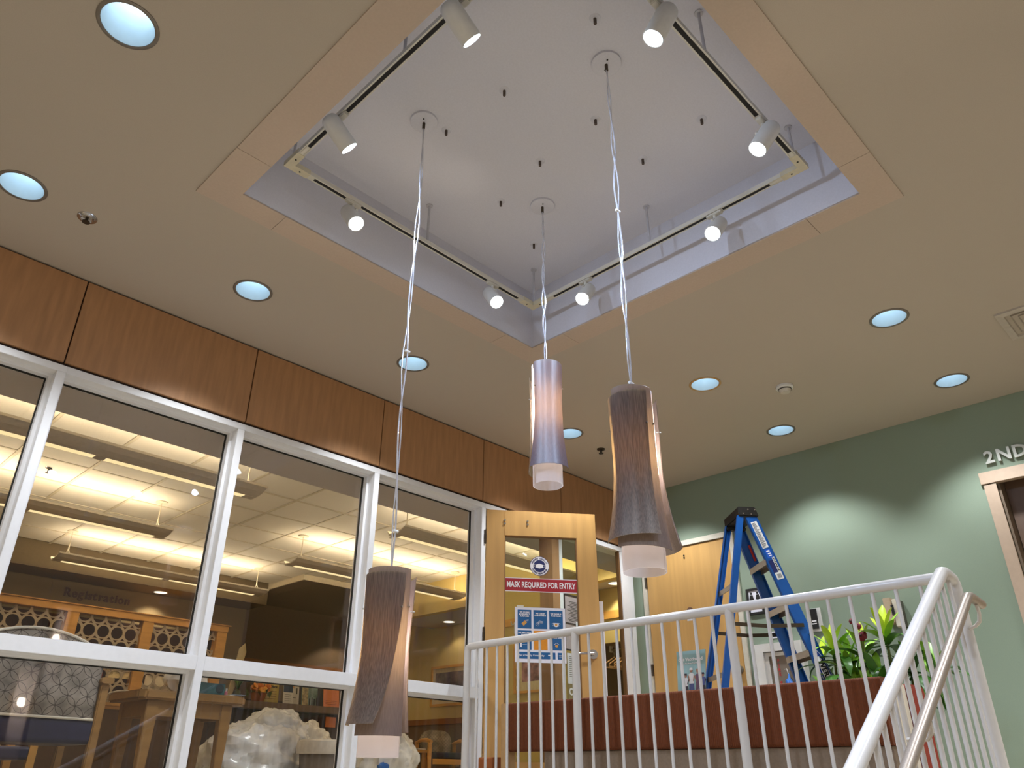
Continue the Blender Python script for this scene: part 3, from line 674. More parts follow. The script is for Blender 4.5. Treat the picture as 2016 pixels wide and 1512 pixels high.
for x in xs:
    zt = (.87 if x > 3.985 else sz(x)); O('baluster', MB().cyl((x, SY, zt - 1.08), (x, SY, zt - .01), .0095, n=10), rail_m, sg, smooth=True)
O('post', MB().cyl((2.2, SY, sz(2.2) - 1.1), (2.2, SY, sz(2.2)), .025, n=14), rail_m, sg, smooth=True)
O('stringer', MB().add([(4.155, SY - .012, -.20), (1.6, SY - .012, sz(1.6) - 1.08), (1.6, SY - .012, sz(1.6) - 1.30), (4.155, SY - .012, -.46),
                        (4.155, SY + .012, -.20), (1.6, SY + .012, sz(1.6) - 1.08), (1.6, SY + .012, sz(1.6) - 1.30), (4.155, SY + .012, -.46)],
                       [(0, 1, 2, 3), (7, 6, 5, 4), (0, 4, 5, 1), (1, 5, 6, 2), (2, 6, 7, 3), (3, 7, 4, 0)]), rail_m, sg)
hr = T('handrail', 'satin beige metal handrail bracketed beside the white stair railing', 'handrail', (3.95, .965, .75))
HY = .962
def hz(x): return .742 - (3.92 - x) * .602
O('rail', MB().tube([(4.115, HY, .738), (4.105, HY, .739), (3.97, HY, .750), (3.92, HY, .742), (3.86, HY, hz(3.86)), (1.7, HY, hz(1.7))], .0215, 14), hand_m, hr, smooth=True)
br_m = M('bracket_white', 'cfc8c0', 0.35)
O('bracket', MB().tube([(4.03, HY, .725), (4.04, HY, .690), (4.05, HY + .01, .655), (4.06, HY + .03, .640), (4.13, SY - .02, .640)], [.008, .008, .009, .008, .007], 8), br_m, hr, smooth=True)
for x in (3.05, 2.2):
    z = hz(x); O('bracket', MB().tube([(x, HY, z - .02), (x + .005, HY, z - .065), (x + .01, HY + .02, z - .085), (x + .02, SY - .008, z - .085)], .008, 8), br_m, hr, smooth=True)

# ---------------------------------------------------------------- bench behind the railing
def corduroy(name, h1, h2):
    m = M(name, h1, 0.9, var=0.12, scale=60); nt = m.node_tree; b = nt.nodes['Principled BSDF']
    wv = nt.nodes.new('ShaderNodeTexWave'); wv.bands_direction = 'Y'; wv.inputs['Scale'].default_value = 28; tc = nt.nodes.new('ShaderNodeTexCoord')
    nt.links.new(tc.outputs['Object'], wv.inputs[0]); bp = nt.nodes.new('ShaderNodeBump'); bp.inputs['Strength'].default_value = .5; bp.inputs['Distance'].default_value = .004
    nt.links.new(wv.outputs['Fac'], bp.inputs['Height']); nt.links.new(bp.outputs[0], b.inputs['Normal'])
    return m
cord = corduroy('brown_corduroy', '66300c', '5a2c14'); red_up = corduroy('rust_upholstery', '86290f', '8a2c14')
taupe = M('taupe_fabric', '82705e', 0.9, scale=80, var=0.08); cream = M('cream_panel', 'd8cfc0', 0.5, var=0.03)
bh = T('bench', 'long brown corduroy bench with cream end panel and rust red far side, behind the railing', 'bench', (4.4, 2.8, FL))
O('back_cushion', MB().rbox(4.15, 4.225, 1.49, 4.035, .158, .468, .018, 'y', 5), cord, bh, smooth=True)
O('base', MB().box(4.17, 4.62, 1.50, 3.72, FL, .155), taupe, bh)
O('end_panel', MB().box(4.225, 4.455, 1.485, 1.51, FL, .452), cream, bh, bevel=.004)
O('end_panel', MB().box(4.14, 4.225, 4.035, 4.10, FL, .466), M('maple_end', 'b99466', 0.5), bh, bevel=.004)
O('core', MB().box(4.225, 4.455, 1.512, 3.80, .155, .445), taupe, bh)
O('rear_cushion', MB().rbox(4.457, 4.70, 1.475, 3.66, FL + .1, .458, .03, 'y', 5), red_up, bh, smooth=True)
st_ = T('stool', 'rust brown upholstered stool end at the left of the bench', 'stool', (4.2, 4.2, FL))
O('seat', MB().rbox(4.10, 4.215, 4.135, 4.275, .02, .125, .015, 'y', 4), M('rust_vinyl', 'a05a2c', 0.6), st_, smooth=True)
O('pedestal', MB().box(4.12, 4.20, 4.15, 4.26, FL, .02), M('rust_dark', '6e3018', 0.7), st_)

# sign standing on the bench
sg_ = T('vaccine_sign', 'pale teal Get Vaccinated sign with walking people standing on the bench back', 'sign', (4.33, 2.63, .452))
u_ = Vector((.03, -1, .0)).normalized(); v_ = Vector((.12, 0, 1)).normalized(); nn = u_.cross(v_)
def gp(a, b, d=0): return Vector((4.29, 2.735, .452)) + u_ * a + v_ * b + nn * d
A = [gp(0, 0), gp(.185, 0), gp(.195, .262), gp(-.005, .262)]
O('board', MB().ext([p - nn * .006 for p in A], A), M('sign_teal', '8fb0b0', 0.5, var=.15, scale=6), sg_)
t_ = MB(); text(t_, 'Get Vaccinated', gp(.092, .210, .0008), u_, v_, .027, bold=.0007); text(t_, '& Put Away Your Mask', gp(.1, .186, .0008), u_, v_, .0115, bold=.0003); O('lettering', t_, white_ink, sg_)
pal = [M('print_dark', '3a3238', .7), M('print_white', 'd8d4d0', .7), M('print_blue', '4f5684', .7), M('print_skin', '9a6e58', .7), M('print_plum', '6a4a5c', .7)]
def poly(mb, pts, d, mi): mb.cur = mi; mb.ext([gp(a, b, d) for a, b in pts], [gp(a, b, d + .0004) for a, b in pts])
pe = MB()
for cx_, hs, hair, top, leg in ((.055, .80, 0, 1, 0), (.095, 1.0, 1, 1, 2), (.14, .95, 3, 4, 4), (.172, .8, 0, 2, 0)):
    k = .15 * hs
    for s_ in (-1, 1): poly(pe, [(cx_ + s_ * .012 - .008, .002), (cx_ + s_ * .012 + .008, .002), (cx_ + s_ * .006 + .009, k * .5), (cx_ + s_ * .006 - .009, k * .5)], .0006, leg)
    poly(pe, [(cx_ - .016, k * .45), (cx_ + .016, k * .45), (cx_ + .019, k * .8), (cx_ + .008, k * .86), (cx_ - .008, k * .86), (cx_ - .019, k * .8)], .001, top)
    poly(pe, [(cx_ + .011 * math.cos(i * .785), k * .96 + .013 * math.sin(i * .785)) for i in range(8)], .0013, 3)
    poly(pe, [(cx_ - .012, k * .97), (cx_ + .012, k * .97), (cx_ + .009, k * 1.06), (cx_ - .009, k * 1.06)], .0017, hair)
    for s_ in (-1, 1): poly(pe, [(cx_ + s_ * .017, k * .78), (cx_ + s_ * .024, k * .74), (cx_ + s_ * .014, k * .52), (cx_ + s_ * .010, k * .55)], .0014, 3 if leg != 0 else 0)
pe.cur = 0
O('picture', pe, pal, sg_)
O('easel_back', MB().add([gp(.02, .0, -.007), gp(.17, 0, -.007), gp(.095, .2, -.007), gp(.02, .0, -.06), gp(.17, 0, -.06)], [(0, 1, 2), (3, 2, 4), (0, 2, 3), (1, 4, 2), (0, 3, 4, 1)]), M('easel_card', '6a5a40', .7), sg_)

# ---------------------------------------------------------------- step ladder
k_ = 1.06; N = Vector((4.951, 2.459, 1.677)) * k_; th = .843
W = Vector((math.cos(th), math.sin(th), 0)); SP = Vector((W.y, -W.x, 0)); Lw = .28 * k_
blue = M('ladder_blue', '0b4c92', 0.35, var=.05, spec=.5)
ld = T('step_ladder', 'blue fibreglass step ladder with black top cap standing behind the bench', 'ladder', (N.x, N.y, FL))
alu = M('ladder_aluminium', 'a89c8c', 0.4, metal=.6, var=.05)
def rail(side, far):
    o = N + SP * ((.028 if side == 'c' else -.045) * k_) + (W * Lw if far else Vector())
    d = Vector((0, 0, -1)) + SP * (.305 if side == 'c' else -.238) + W * (.052 if far else -.052)
    return o, d
hgt = N.z - FL
for side in 'cr':
    for far in (0, 1):
        o, d = rail(side, far); e = o + d * hgt; wd = (.078 if side == 'c' else .040)
        sgn = 1 if far else -1
        mb = MB().bar(o, e, SP, wd, .006)                                           # web
        dn = d.normalized(); sd2 = (SP - SP.project(d)).normalized(); out = dn.cross(sd2).normalized()
        if out.dot(W) * sgn > 0: out = -out
        for s_ in (-1, 1):
            q = sd2 * s_ * wd / 2 + out * .012; mb.bar(o + q, e + q, SP, .006, .028)
        O('climbing_rail' if side == 'c' else 'rear_rail', mb, blue, ld)
        O('foot', MB().obox(e + Vector((0, 0, .02)), SP * (wd / 2 + .008), W * .022, Vector((0, 0, .02))), black_m, ld)
for i in range(6):
    tt = .33 + .318 * i
    if tt > hgt - .12: break
    (o0, d0), (o1, d1_) = rail('c', 0), rail('c', 1); a, b = o0 + d0 * tt + W * .006, o1 + d1_ * tt - W * .006
    sm = MB().obox((a + b) / 2, (b - a) / 2, SP * .042, Vector((0, 0, .004))).obox((a + b) / 2 - SP * .042 - Vector((0, 0, .018)), (b - a) / 2, SP * .0025, Vector((0, 0, .022))).obox((a + b) / 2 + SP * .042 - Vector((0, 0, .018)), (b - a) / 2, SP * .0025, Vector((0, 0, .022)))
    O('step', sm, alu, ld)
for tt in (.52, 1.13, 1.7):
    if tt > hgt: break
    (o0, d0), (o1, d1_) = rail('r', 0), rail('r', 1); a, b = o0 + d0 * tt, o1 + d1_ * tt
    O('rear_brace', MB().bar(a, b, Vector((0, 0, 1)), .034, .008), alu, ld)
for far in (0, 1):
    (o0, d0), (o1, d1_) = rail('r', far), rail('c', far); a, b = o0 + d0 * .80, o1 + d1_ * .80
    off = W * (-.010 if not far else .010); mid_ = (a + b) / 2 + Vector((0, 0, -.012))
    O('spreader', MB().bar(a + off, mid_ + off, Vector((0, 0, 1)), .026, .006).bar(mid_ + off * 1.6, b + off * 1.6, Vector((0, 0, 1)), .026, .006).cyl(mid_ - W * .012, mid_ + W * .012, .008, n=8), dark_steel, ld)
cp = MB()
A = [N - SP * .066 - W * .015 + Vector((0, 0, -.004)), N + SP * .088 - W * .015 + Vector((0, 0, -.004)), N + SP * .066 - W * .015 + Vector((0, 0, .068)), N - SP * .066 - W * .015 + Vector((0, 0, .068))]
Bq = [p + W * (Lw + .03) for p in A]; cp.ext(A, Bq)
cp.ext([p - Vector((0, 0, .0)) + SP * .0 for p in [A[0] + Vector((0, 0, -.03)) + W * (Lw - .02), A[1] + Vector((0, 0, -.03)) + W * (Lw - .02), A[1] + W * (Lw - .02), A[0] + W * (Lw - .02)]],
       [A[0] + Vector((0, 0, -.03)) + W * (Lw + .03), A[1] + Vector((0, 0, -.03)) + W * (Lw + .03), A[1] + W * (Lw + .03), A[0] + W * (Lw + .03)])
O('top_cap', cp, black_m, ld, bevel=.006)
rv = MB()
for a, z in ((-.032, .014), (.028, .012), (.008, .046), (.060, .046)):
    q = N + SP * a - W * .0155 + Vector((0, 0, z)); rv.lathe(q, [(.007, 0), (.006, .003), (0, .004)], 10, -W)
O('rivet', rv, chrome, ld, smooth=True)
# labels on the near climbing rail
o, d = rail('c', 0); dn = d.normalized(); ax = (SP - SP.project(d)).normalized(); nf = ax.cross(-dn).normalized()
if nf.dot(W) > 0: nf = -nf
def lp(a, t, h=.0035): return o + d * t + ax * a + nf * h
def lbl(mb, a0, a1, t0, t1, h): return mb.ext([lp(a0, t0, h), lp(a1, t0, h), lp(a1, t1, h), lp(a0, t1, h)], [lp(a0, t0, h + .0005), lp(a1, t0, h + .0005), lp(a1, t1, h + .0005), lp(a0, t1, h + .0005)])
sticker = M('sticker_white', 'd8d8d4', .5, var=.02)
O('warning_label', lbl(MB(), -.026, .022, .045, .245, .0035), sticker, ld)
ink = MB(); rnd = random.Random(3)
for i in range(26):
    t = .055 + .0072 * i
    lbl(ink, -.021, -.021 + rnd.uniform(.02, .038), t, t + .0036, .0041)
O('label_print', ink, dark_ink, ld)
O('safety_label', lbl(MB(), -.030, .006, .335, .44, .0035), navy, ld)
O('rating_label', lbl(lbl(MB(), .006, .026, .315, .44, .0035), -.026, .026, .425, .475, .0042), sticker, ld)
ink2 = MB()
for i in range(8): lbl(ink2, .010, .022, .325 + .012 * i, .332 + .012 * i, .0047)
for i in range(9): lbl(ink2, -.014 + .0035 * i, -.0122 + .0035 * i, .437, .466, .0048)
O('label_print', ink2, dark_ink, ld)
bl_ = MB(); lbl(bl_, -.022, .022, .255, .32, .0035); O('size_label', bl_, M('label_royal', '1c56b8', .5), ld)
wk = MB()
for i, (p, q) in enumerate(((.264, .276), (.285, .292), (.300, .307))): lbl(wk, -.012 + .003 * i, .014, p, q, .0042)
O('label_print', wk, white_ink, ld)
def oval(ra, rt, h, n=28): 
    P = [lp(ra * math.cos(2 * PI * i / n), 1.13 + rt * math.sin(2 * PI * i / n), h) for i in range(n)]; return MB().ext(P, [p + nf * .0005 for p in P])
O('maker_label', oval(.037, .165, .0035), white_ink, ld); O('maker_label', oval(.034, .159, .0042), M('label_blue', '1c3f9c', .5), ld); O('maker_label', oval(.024, .122, .0049), white_ink, ld)
wt2 = MB(); text(wt2, 'WERNER', lp(.0, 1.13, .0056), dn, ax, .050, bold=.0018); O('lettering', wt2, black_m, ld)
(o2, d2_) = rail('c', 1)
q = o2 + d2_ * .14 + SP * .035 - W * .01; O('warning_tag', MB().bar(q, q + d2_ * .12, SP, .03, .002), M('tag_red', 'a8281c', .5), ld)

# ---------------------------------------------------------------- things on the green wall
XW = XG
def wbox(mb, y0, y1, z0, z1, d0, d1_): return mb.box(XW - d1_, XW - d0, min(y0, y1), max(y0, y1), z0, z1)
rs = T('restroom_sign', 'black framed restroom sign with two figures on the green wall, seen through the ladder', 'sign', (XW, 3.155, 1.27))
rf = MB(); 
for a, b, c, d in ((3.085, 3.235, 1.470, 1.490), (3.085, 3.235, 1.268, 1.288), (3.215, 3.235, 1.288, 1.470), (3.085, 3.105, 1.288, 1.470)): wbox(rf, a, b, c, d, .0, .016)
O('frame', rf, black_m, rs); O('plate', wbox(MB(), 3.10, 3.22, 1.285, 1.475, 0, .010), paper, rs)
for yc in (3.190, 3.132):
    f_ = MB(); f_.cyl((XW - .010, yc, 1.448), (XW - .0115, yc, 1.448), .010, n=14)
    P = [(-.02, 1.395), (-.012, 1.434), (.012, 1.434), (.02, 1.395), (.010, 1.395), (.010, 1.312), (-.010, 1.312), (-.010, 1.395)] if yc < 3.16 else [(-.024, 1.375), (-.012, 1.434), (.012, 1.434), (.024, 1.375), (.010, 1.375), (.010, 1.312), (-.010, 1.312), (-.010, 1.375)]
    f_.ext([(XW - .010, yc + a, b) for a, b in P], [(XW - .0115, yc + a, b) for a, b in P]); O('figure', f_, black_m, rs)
fc = T('extinguisher_cabinet', 'white fire extinguisher cabinet with red FIRE lettering low on the green wall', 'cabinet', (XW, 3.0, .25))
mb = MB()
for a, b, c, d in ((2.79, 3.195, .95, 1.015), (2.79, 3.195, .25, .32), (3.125, 3.195, .32, .95), (2.79, 2.86, .32, .95)): mb.box(XW - .075, XW, a, b, c, d)
O('frame', mb, white_metal, fc)
mb = MB()
for a, b, c, d in ((2.865, 3.125, .915, .945), (3.09, 3.125, .325, .915), (2.865, 2.895, .325, .915)): wbox(mb, a, b, c, d, .0, .055)
O('door_frame', mb, white_metal, fc)
O('door_panel', wbox(MB(), 2.89, 3.095, .33, .92, .0, .045), M('cabinet_grey', '8d8276', .25, metal=.4), fc)
tl = MB()
for i, ch in enumerate('FIRE EXTINGUISHER'): text(tl, ch, (XW - .0455, 3.015, .875 - .034 * i), (0, -1, 0), (0, 0, 1), .036, bold=.0008)
O('lettering', tl, M('fire_red', 'c01820', .5), fc)
O('pull_handle', MB().tube([(XW - .045, 2.925, .80), (XW - .075, 2.925, .79), (XW - .075, 2.925, .74), (XW - .045, 2.925, .73)], .006, 8), chrome, fc)
bb = T('blue_bag', 'small bright blue plastic bag hanging on the fire extinguisher cabinet handle', 'bag', (XW - .09, 2.92, .60))
bg_ = MB().lathe((XW - .105, 2.918, .735), [(.006, .03), (.010, .0), (.026, -.02), (.036, -.06), (.034, -.105), (.02, -.13), (0, -.135)], 14)
for v in bg_.v: v.y += .006 * math.sin(v.z * 90); v.x += .004 * math.sin(v.z * 70 + v.y * 60)
O('sack', bg_, M('bag_blue', '2b6ec4', .3, var=.15, scale=40, bump=.4), bb, smooth=True)
O('tie', MB().tube([(XW - .09, 2.95, .80), (XW - .10, 2.93, .805), (XW - .105, 2.918, .765)], .003, 6), white_metal, bb)
pl_ = T('wall_plate', 'small white label plate above the fire extinguisher cabinet', 'label', (XW, 3.03, 1.066))
O('plate', wbox(MB(), 3.0, 3.063, 1.062, 1.116, 0, .005), paper, pl_); mb = MB()
for i in range(3): wbox(mb, 3.008, 3.052, 1.072 + .014 * i, 1.078 + .014 * i, .005, .0056)
O('print', mb, dark_ink, pl_)
kp = T('wall_notice', 'black wall notice on a white backing half hidden behind the ladder', 'notice', (XW, 2.68, 1.11))
O('backing', wbox(MB(), 2.615, 2.73, 1.075, 1.256, 0, .012), white_metal, kp); O('panel', wbox(MB(), 2.645, 2.722, 1.095, 1.250, .012, .024), black_m, kp)
mb = MB(); wbox(mb, 2.655, 2.69, 1.15, 1.16, .024, .0246); wbox(mb, 2.655, 2.70, 1.13, 1.138, .024, .0246); O('print', mb, white_ink, kp)
bx = T('hand_dispenser', 'beige wall box with dark front behind the plants on the green wall', 'dispenser', (XW, 2.05, 1.04))
O('housing', wbox(MB(), 2.045, 2.10, 1.06, 1.247, 0, .085), M('box_beige', 'b8a287', .5), bx, bevel=.004); O('cover', wbox(MB(), 2.0, 2.043, 1.03, 1.235, 0, .075), M('box_light', 'cfc6b4', .4), bx, bevel=.006)
O('side_panel', wbox(MB(), 1.985, 2.0, 1.03, 1.22, 0, .07), M('box_dark', '4a463c', .4), bx)
O('keypad', wbox(MB(), 2.03, 2.05, 1.12, 1.19, .085, .088), black_m, bx)
ds = T('door_sticker', 'small printed sticker on the yellow maple door', 'sticker', (XW, 3.81, 1.3))
O('sheet', wbox(MB(), 3.775, 3.848, 1.295, 1.385, .004, .0048), M('sticker_pale', 'c8ccd2', .5), ds)
mb = MB(); mb.add([(XW - .0052, 3.81 + .034 * math.cos(i * .4), 1.385 + .03 * math.sin(i * .4)) for i in range(8)] + [(XW - .0046, 3.81 + .034 * math.cos(i * .4), 1.385 + .03 * math.sin(i * .4)) for i in range(8)], [tuple(range(8)), tuple(range(15, 7, -1))]); O('cap_print', mb, M('sticker_brown', '6b4a3a', .6), ds)
mb = MB(); wbox(mb, 3.782, 3.842, 1.315, 1.33, .0048, .0054); wbox(mb, 3.79, 3.835, 1.34, 1.352, .0048, .0054); O('print', mb, M('sticker_blue', '2a5f9c', .6), ds)

# ---------------------------------------------------------------- plants behind the bench
leafm = [M('leaf_%d' % i, c, .3, var=.18, scale=14, stretch=(1, 1, 1), spec=.6) for i, c in enumerate(('45772a', '78a82a', 'bcd032', '34601f', 'dcae28', '93c238'))]
def leaf_mesh(L, wd, curl, seed):
    rnd = random.Random(seed); ns = 6; mb = MB(); pts = []; ang = 0.0; x = z = 0.0
    for i in range(ns + 1):
        f = i / ns; w = wd * (math.sin(PI * min(1, f * .90 + .08)) ** .5) * (1 if f < .97 else .35)
        pts.append((x, z, w, ang)); ang += curl / ns * (0.5 + f); x += L / ns * math.cos(ang); z -= L / ns * math.sin(ang)
    for x_, z_, w, a in pts: 
        for s_ in (-1, 0, 1): mb.v.append(Vector((x_ + (w * .25 * math.sin(a) if s_ else 0), s_ * w, z_ + (w * .25 * math.cos(a) if s_ else 0))))
    for i in range(ns):
        for j in range(2): a = i * 3 + j; mb.f.append((a, a + 1, a + 4, a + 3))
    me = D.meshes.new('leaf'); me.from_pydata([tuple(v) for v in mb.v], [], mb.f); me.polygons.foreach_set('use_smooth', [True] * len(me.polygons)); return me
LM = {}
for mi in range(6):
    for k, (L, w, c) in enumerate(((.21, .026, .5), (.26, .031, 1.3), (.30, .033, 2.1), (.185, .027, .25))):
        me = leaf_mesh(L, w, c, k); me.materials.append(leafm[mi]); LM[mi, k] = me
def rosette(t, x, y, z, n, rnd, pal, zs):
    for i in range(n):
        f = i / n; az = i * 2.4 + rnd.uniform(-.3, .3); pit = math.radians(80 - 75 * f + rnd.uniform(-8, 8)); k = 3 if f < .2 else (0 if f < .5 else (1 if f < .75 else 2))
        mi = pal[min(len(pal) - 1, int(f * len(pal)))]
        o = D.objects.new('leaf', LM[mi, k]); C.objects.link(o); o.parent = t
        o.rotation_euler = (0, -pit, az); o.location = Vector((x, y, z - .10 * f)) - WL[t.name]; s_ = rnd.uniform(.85, 1.1) * zs; o.scale = (s_, s_, s_)
terra = M('planter_brown', '4a3626', .6); soil = M('soil', '2c2118', .95, bump=.5, scale=60)
def plant(x, y, label, heads, seed, group='potted plants behind the bench'):
    rnd = random.Random(seed); t = T('potted_plant', label, 'plant', (x, y, FL), group)
    O('pot', MB().lathe((x, y, FL), [(0, 0), (.11, 0), (.15, .30), (.155, .32), (.14, .32), (.135, .29)], 24), terra, t, smooth=True)
    O('soil', MB().cyl((x, y, FL + .27), (x, y, FL + .29), .136, n=20), soil, t)
    for (hx_, hy_, hz_, n, pal, zs) in heads:
        O('stem', MB().tube([(x + (hx_ - x) * .25, y + (hy_ - y) * .25, FL + .28), (x + (hx_ - x) * .7, y + (hy_ - y) * .7, FL + .28 + (hz_ - FL - .28) * .5), (hx_, hy_, hz_ + .02)], [.012, .010, .008], 8), M('plant_stem', '5f6a2c', .6), t, smooth=True)
        rosette(t, hx_, hy_, hz_, n, rnd, pal, zs)
    return t
plant(5.42, 1.86, 'tallest potted plant, with upright lime and orange leaves, at the right behind the bench',
      [(5.40, 1.85, .86, 17, (2, 2, 5, 1, 0, 0, 3), 1.0), (5.45, 1.75, .66, 16, (1, 0, 3, 3, 0), 1.05), (5.35, 1.93, .58, 15, (5, 0, 3, 3), 1.05), (5.4, 1.62, .62, 10, (1, 0, 3), 1.1), (5.34, 1.82, .50, 14, (1, 0, 3, 0), 1.0), (5.3, 1.98, .48, 12, (5, 0, 3), 1.0)], 11)
plant(5.52, 2.14, 'potted plant with arching lime leaves in the middle behind the bench',
      [(5.42, 2.02, .78, 14, (2, 5, 1, 0, 3), 1.0), (5.5, 2.14, .64, 16, (5, 1, 0, 3), 1.05), (5.48, 2.08, .54, 14, (1, 0, 3), 1.0), (5.40, 2.12, .68, 12, (5, 1, 0), 1.0), (5.36, 2.10, .50, 14, (5, 0, 3, 0), 1.05)], 12)
plant(5.60, 2.36, 'leftmost potted plant, its leaves reaching behind the blue ladder rail',
      [(5.45, 2.22, .82, 15, (2, 2, 5, 1, 0, 3), .95), (5.62, 2.38, .78, 9, (2, 1, 0), .9), (5.58, 2.36, .55, 13, (1, 0, 3), 1.0)], 13)
petal = M('flower_maroon', '6a0f1c', .45, var=.15)
fl0 = None
for i, (y, z) in enumerate(((2.0, .94), (1.955, .845), (1.965, .905))):
    t = T('flower', ['dark red flower highest above the lime leaves', 'largest dark red flower, low among the leaves', 'small dark red flower between two lime leaves'][i], 'flower', (5.28, y, z), 'dark red flowers among the plants')
    s_ = (.018, .032, .02)[i]; mb = MB()
    for k in range(7):
        a = k * .9; mb.lathe(Vector((5.28, y + s_ * .55 * math.cos(a), z + s_ * .55 * math.sin(a))), [(0, -s_ * .3), (s_ * .5, -s_ * .1), (s_ * .55, s_ * .15), (0, s_ * .3)], 8, (-1, .4 * math.cos(a), .4 * math.sin(a)))
    O('petals', mb, petal, t, smooth=True)
    O('center', MB().lathe((5.265, y, z), [(0, -s_ * .2), (s_ * .3, 0), (0, s_ * .25)], 8, (-1, 0, 0)), M('flower_center', '3a0810', .5), t)
    O('stem', MB().tube([(5.285, y, z), (5.31, y + .01, z - .12), (5.36, y + .02, z - .3)], .004, 6), M('plant_stem', '5f6a2c', .6), t)

# ================================================================ the waiting room behind the glass
FXmin, FXmax = -1.4, 8.0
ochre = M('ochre_wall', 'd2ba78', .85, scale=150, var=.03); olive = M('olive_wall', '7c6a48', .85, scale=150, var=.03); brown_w = M('brown_wall', '705c46', .85)
tile_m = M('ceiling_tile', 'ebe7de', .95, scale=170, var=.10, bump=.3); grid_m = M('ceiling_grid', 'd4cbb8', .6)
soff = M('soffit_paint', 'c2bab6', .9, scale=200, var=.06)
# soffit just inside the glass
S('trim_1', MB().box(FXmin, 7.3, YW + .15, 4.98, 2.000, 2.52), soff)
S('trim_2', MB().box(FXmin, FXmin + .02, YW, 11.6, FL, 2.6), ochre)
ceil2 = S('ceiling', MB().box(FXmin, 9.2, 4.98, 11.7, ZC + .012, ZC + .05), M('plenum', '6a6254', .9))
ts = .6037; ox, oy = 2.004 - 6 * ts, 7.34 - 4 * ts
t0_ = None; gb = MB()
X0, X1 = ox, ox + 15 * ts
for j in range(9):
    for i in range(15):
        x, y = ox + i * ts, oy + j * ts
        if y > 10.2 or (x > 5.6 and y > 9.35) or x > 7.1: continue
        if t0_ is None: t0_ = (O('ceiling_tile', MB().box(x + .014, x + ts - .014, y + .014, y + ts - .014, ZC - .001, ZC + .012), tile_m, ceil2, bevel=.003), x, y)
        else: share(t0_[0], 'ceiling_tile', ceil2, (x - t0_[1], y - t0_[2], 0))
for i in range(16): O('ceiling_grid', MB().box(ox + i * ts - .012, ox + i * ts + .012, 4.98, 10.4, ZC - .006, ZC + .006), grid_m, ceil2)
for j in range(9): O('ceiling_grid', MB().box(FXmin, 7.2, oy + j * ts - .012, oy + j * ts + .012, ZC - .0065, ZC + .006), grid_m, ceil2)
# dropped soffit at the far right, header over registration
S('trim_3', MB().box(5.65, 8.0, 9.46, 11.6, 2.435, 2.6), M('tray_paint', '7c6e5c', .9)); S('trim_4', MB().box(5.645, 8.0, 9.44, 9.465, 2.425, ZC).box(5.62, 5.645, 9.44, 10.4, 2.425, ZC), M('trim_cream', 'd8cdb4', .6))
S('trim_5', MB().box(FXmin, 5.63, 10.4, 11.0, 2.20, 2.6), M('header_paint', '6e5f48', .9))
S('wall_far', MB().box(FXmin, 5.6, 10.92, 11.0, FL, 2.25), olive); S('wall_far', MB().box(5.0, 9.2, 11.5, 11.6, FL, 2.6), brown_w)
S('trim_6', MB().box(5.6, 8.0, 11.47, 11.5, 1.50, 1.60), M('trim_wood', '8a5a2c', .5))
S('wall_far_right', MB().box(7.15, 7.25, 4.52, 9.47, 2.06, 2.6), ochre)
S('trim_7', MB().box(7.25, 8.6, 4.52, 9.47, 2.062, 2.10).box(7.9, 8.6, 9.4, 11.6, 2.3, 2.34), soff)
S('wall_far_right', MB().box(7.15, 7.25, 5.78, 7.72, FL, 2.06), ochre)
S('wall_far_right', MB().box(7.55, 7.60, 4.52, 5.80, 1.43, 2.06), ochre); S('wall_far_right', MB().box(8.0, 8.05, 4.52, 7.70, FL, 2.06), brown_w)
S('wall_far_right', MB().box(8.0, 8.1, 7.70, 11.6, FL, 2.4), ochre); S('wall_far_right', MB().box(7.99, 8.0, 7.72, 11.5, FL, .68), brown_w)
S('trim_8', MB().box(7.97, 8.0, 7.72, 11.5, .68, .755), M('trim_wood', '8a5a2c', .5))
wood_l = M('honey_wood', 'd09c50', .45, scale=8, var=.1, stretch=(.4, .4, 3)); wood_t = M('oak', '94703f', .45, scale=8, var=.12, stretch=(.5, 3, 3))
S('trim_9', MB().box(7.13, 7.15, 5.80, 7.70, 1.70, 1.79).box(7.53, 7.55, 4.6, 5.78, 1.70, 1.79), wood_l)
S('closet', MB().box(7.60, 8.0, 4.60, 5.78, 1.41, 1.43), brown_w)

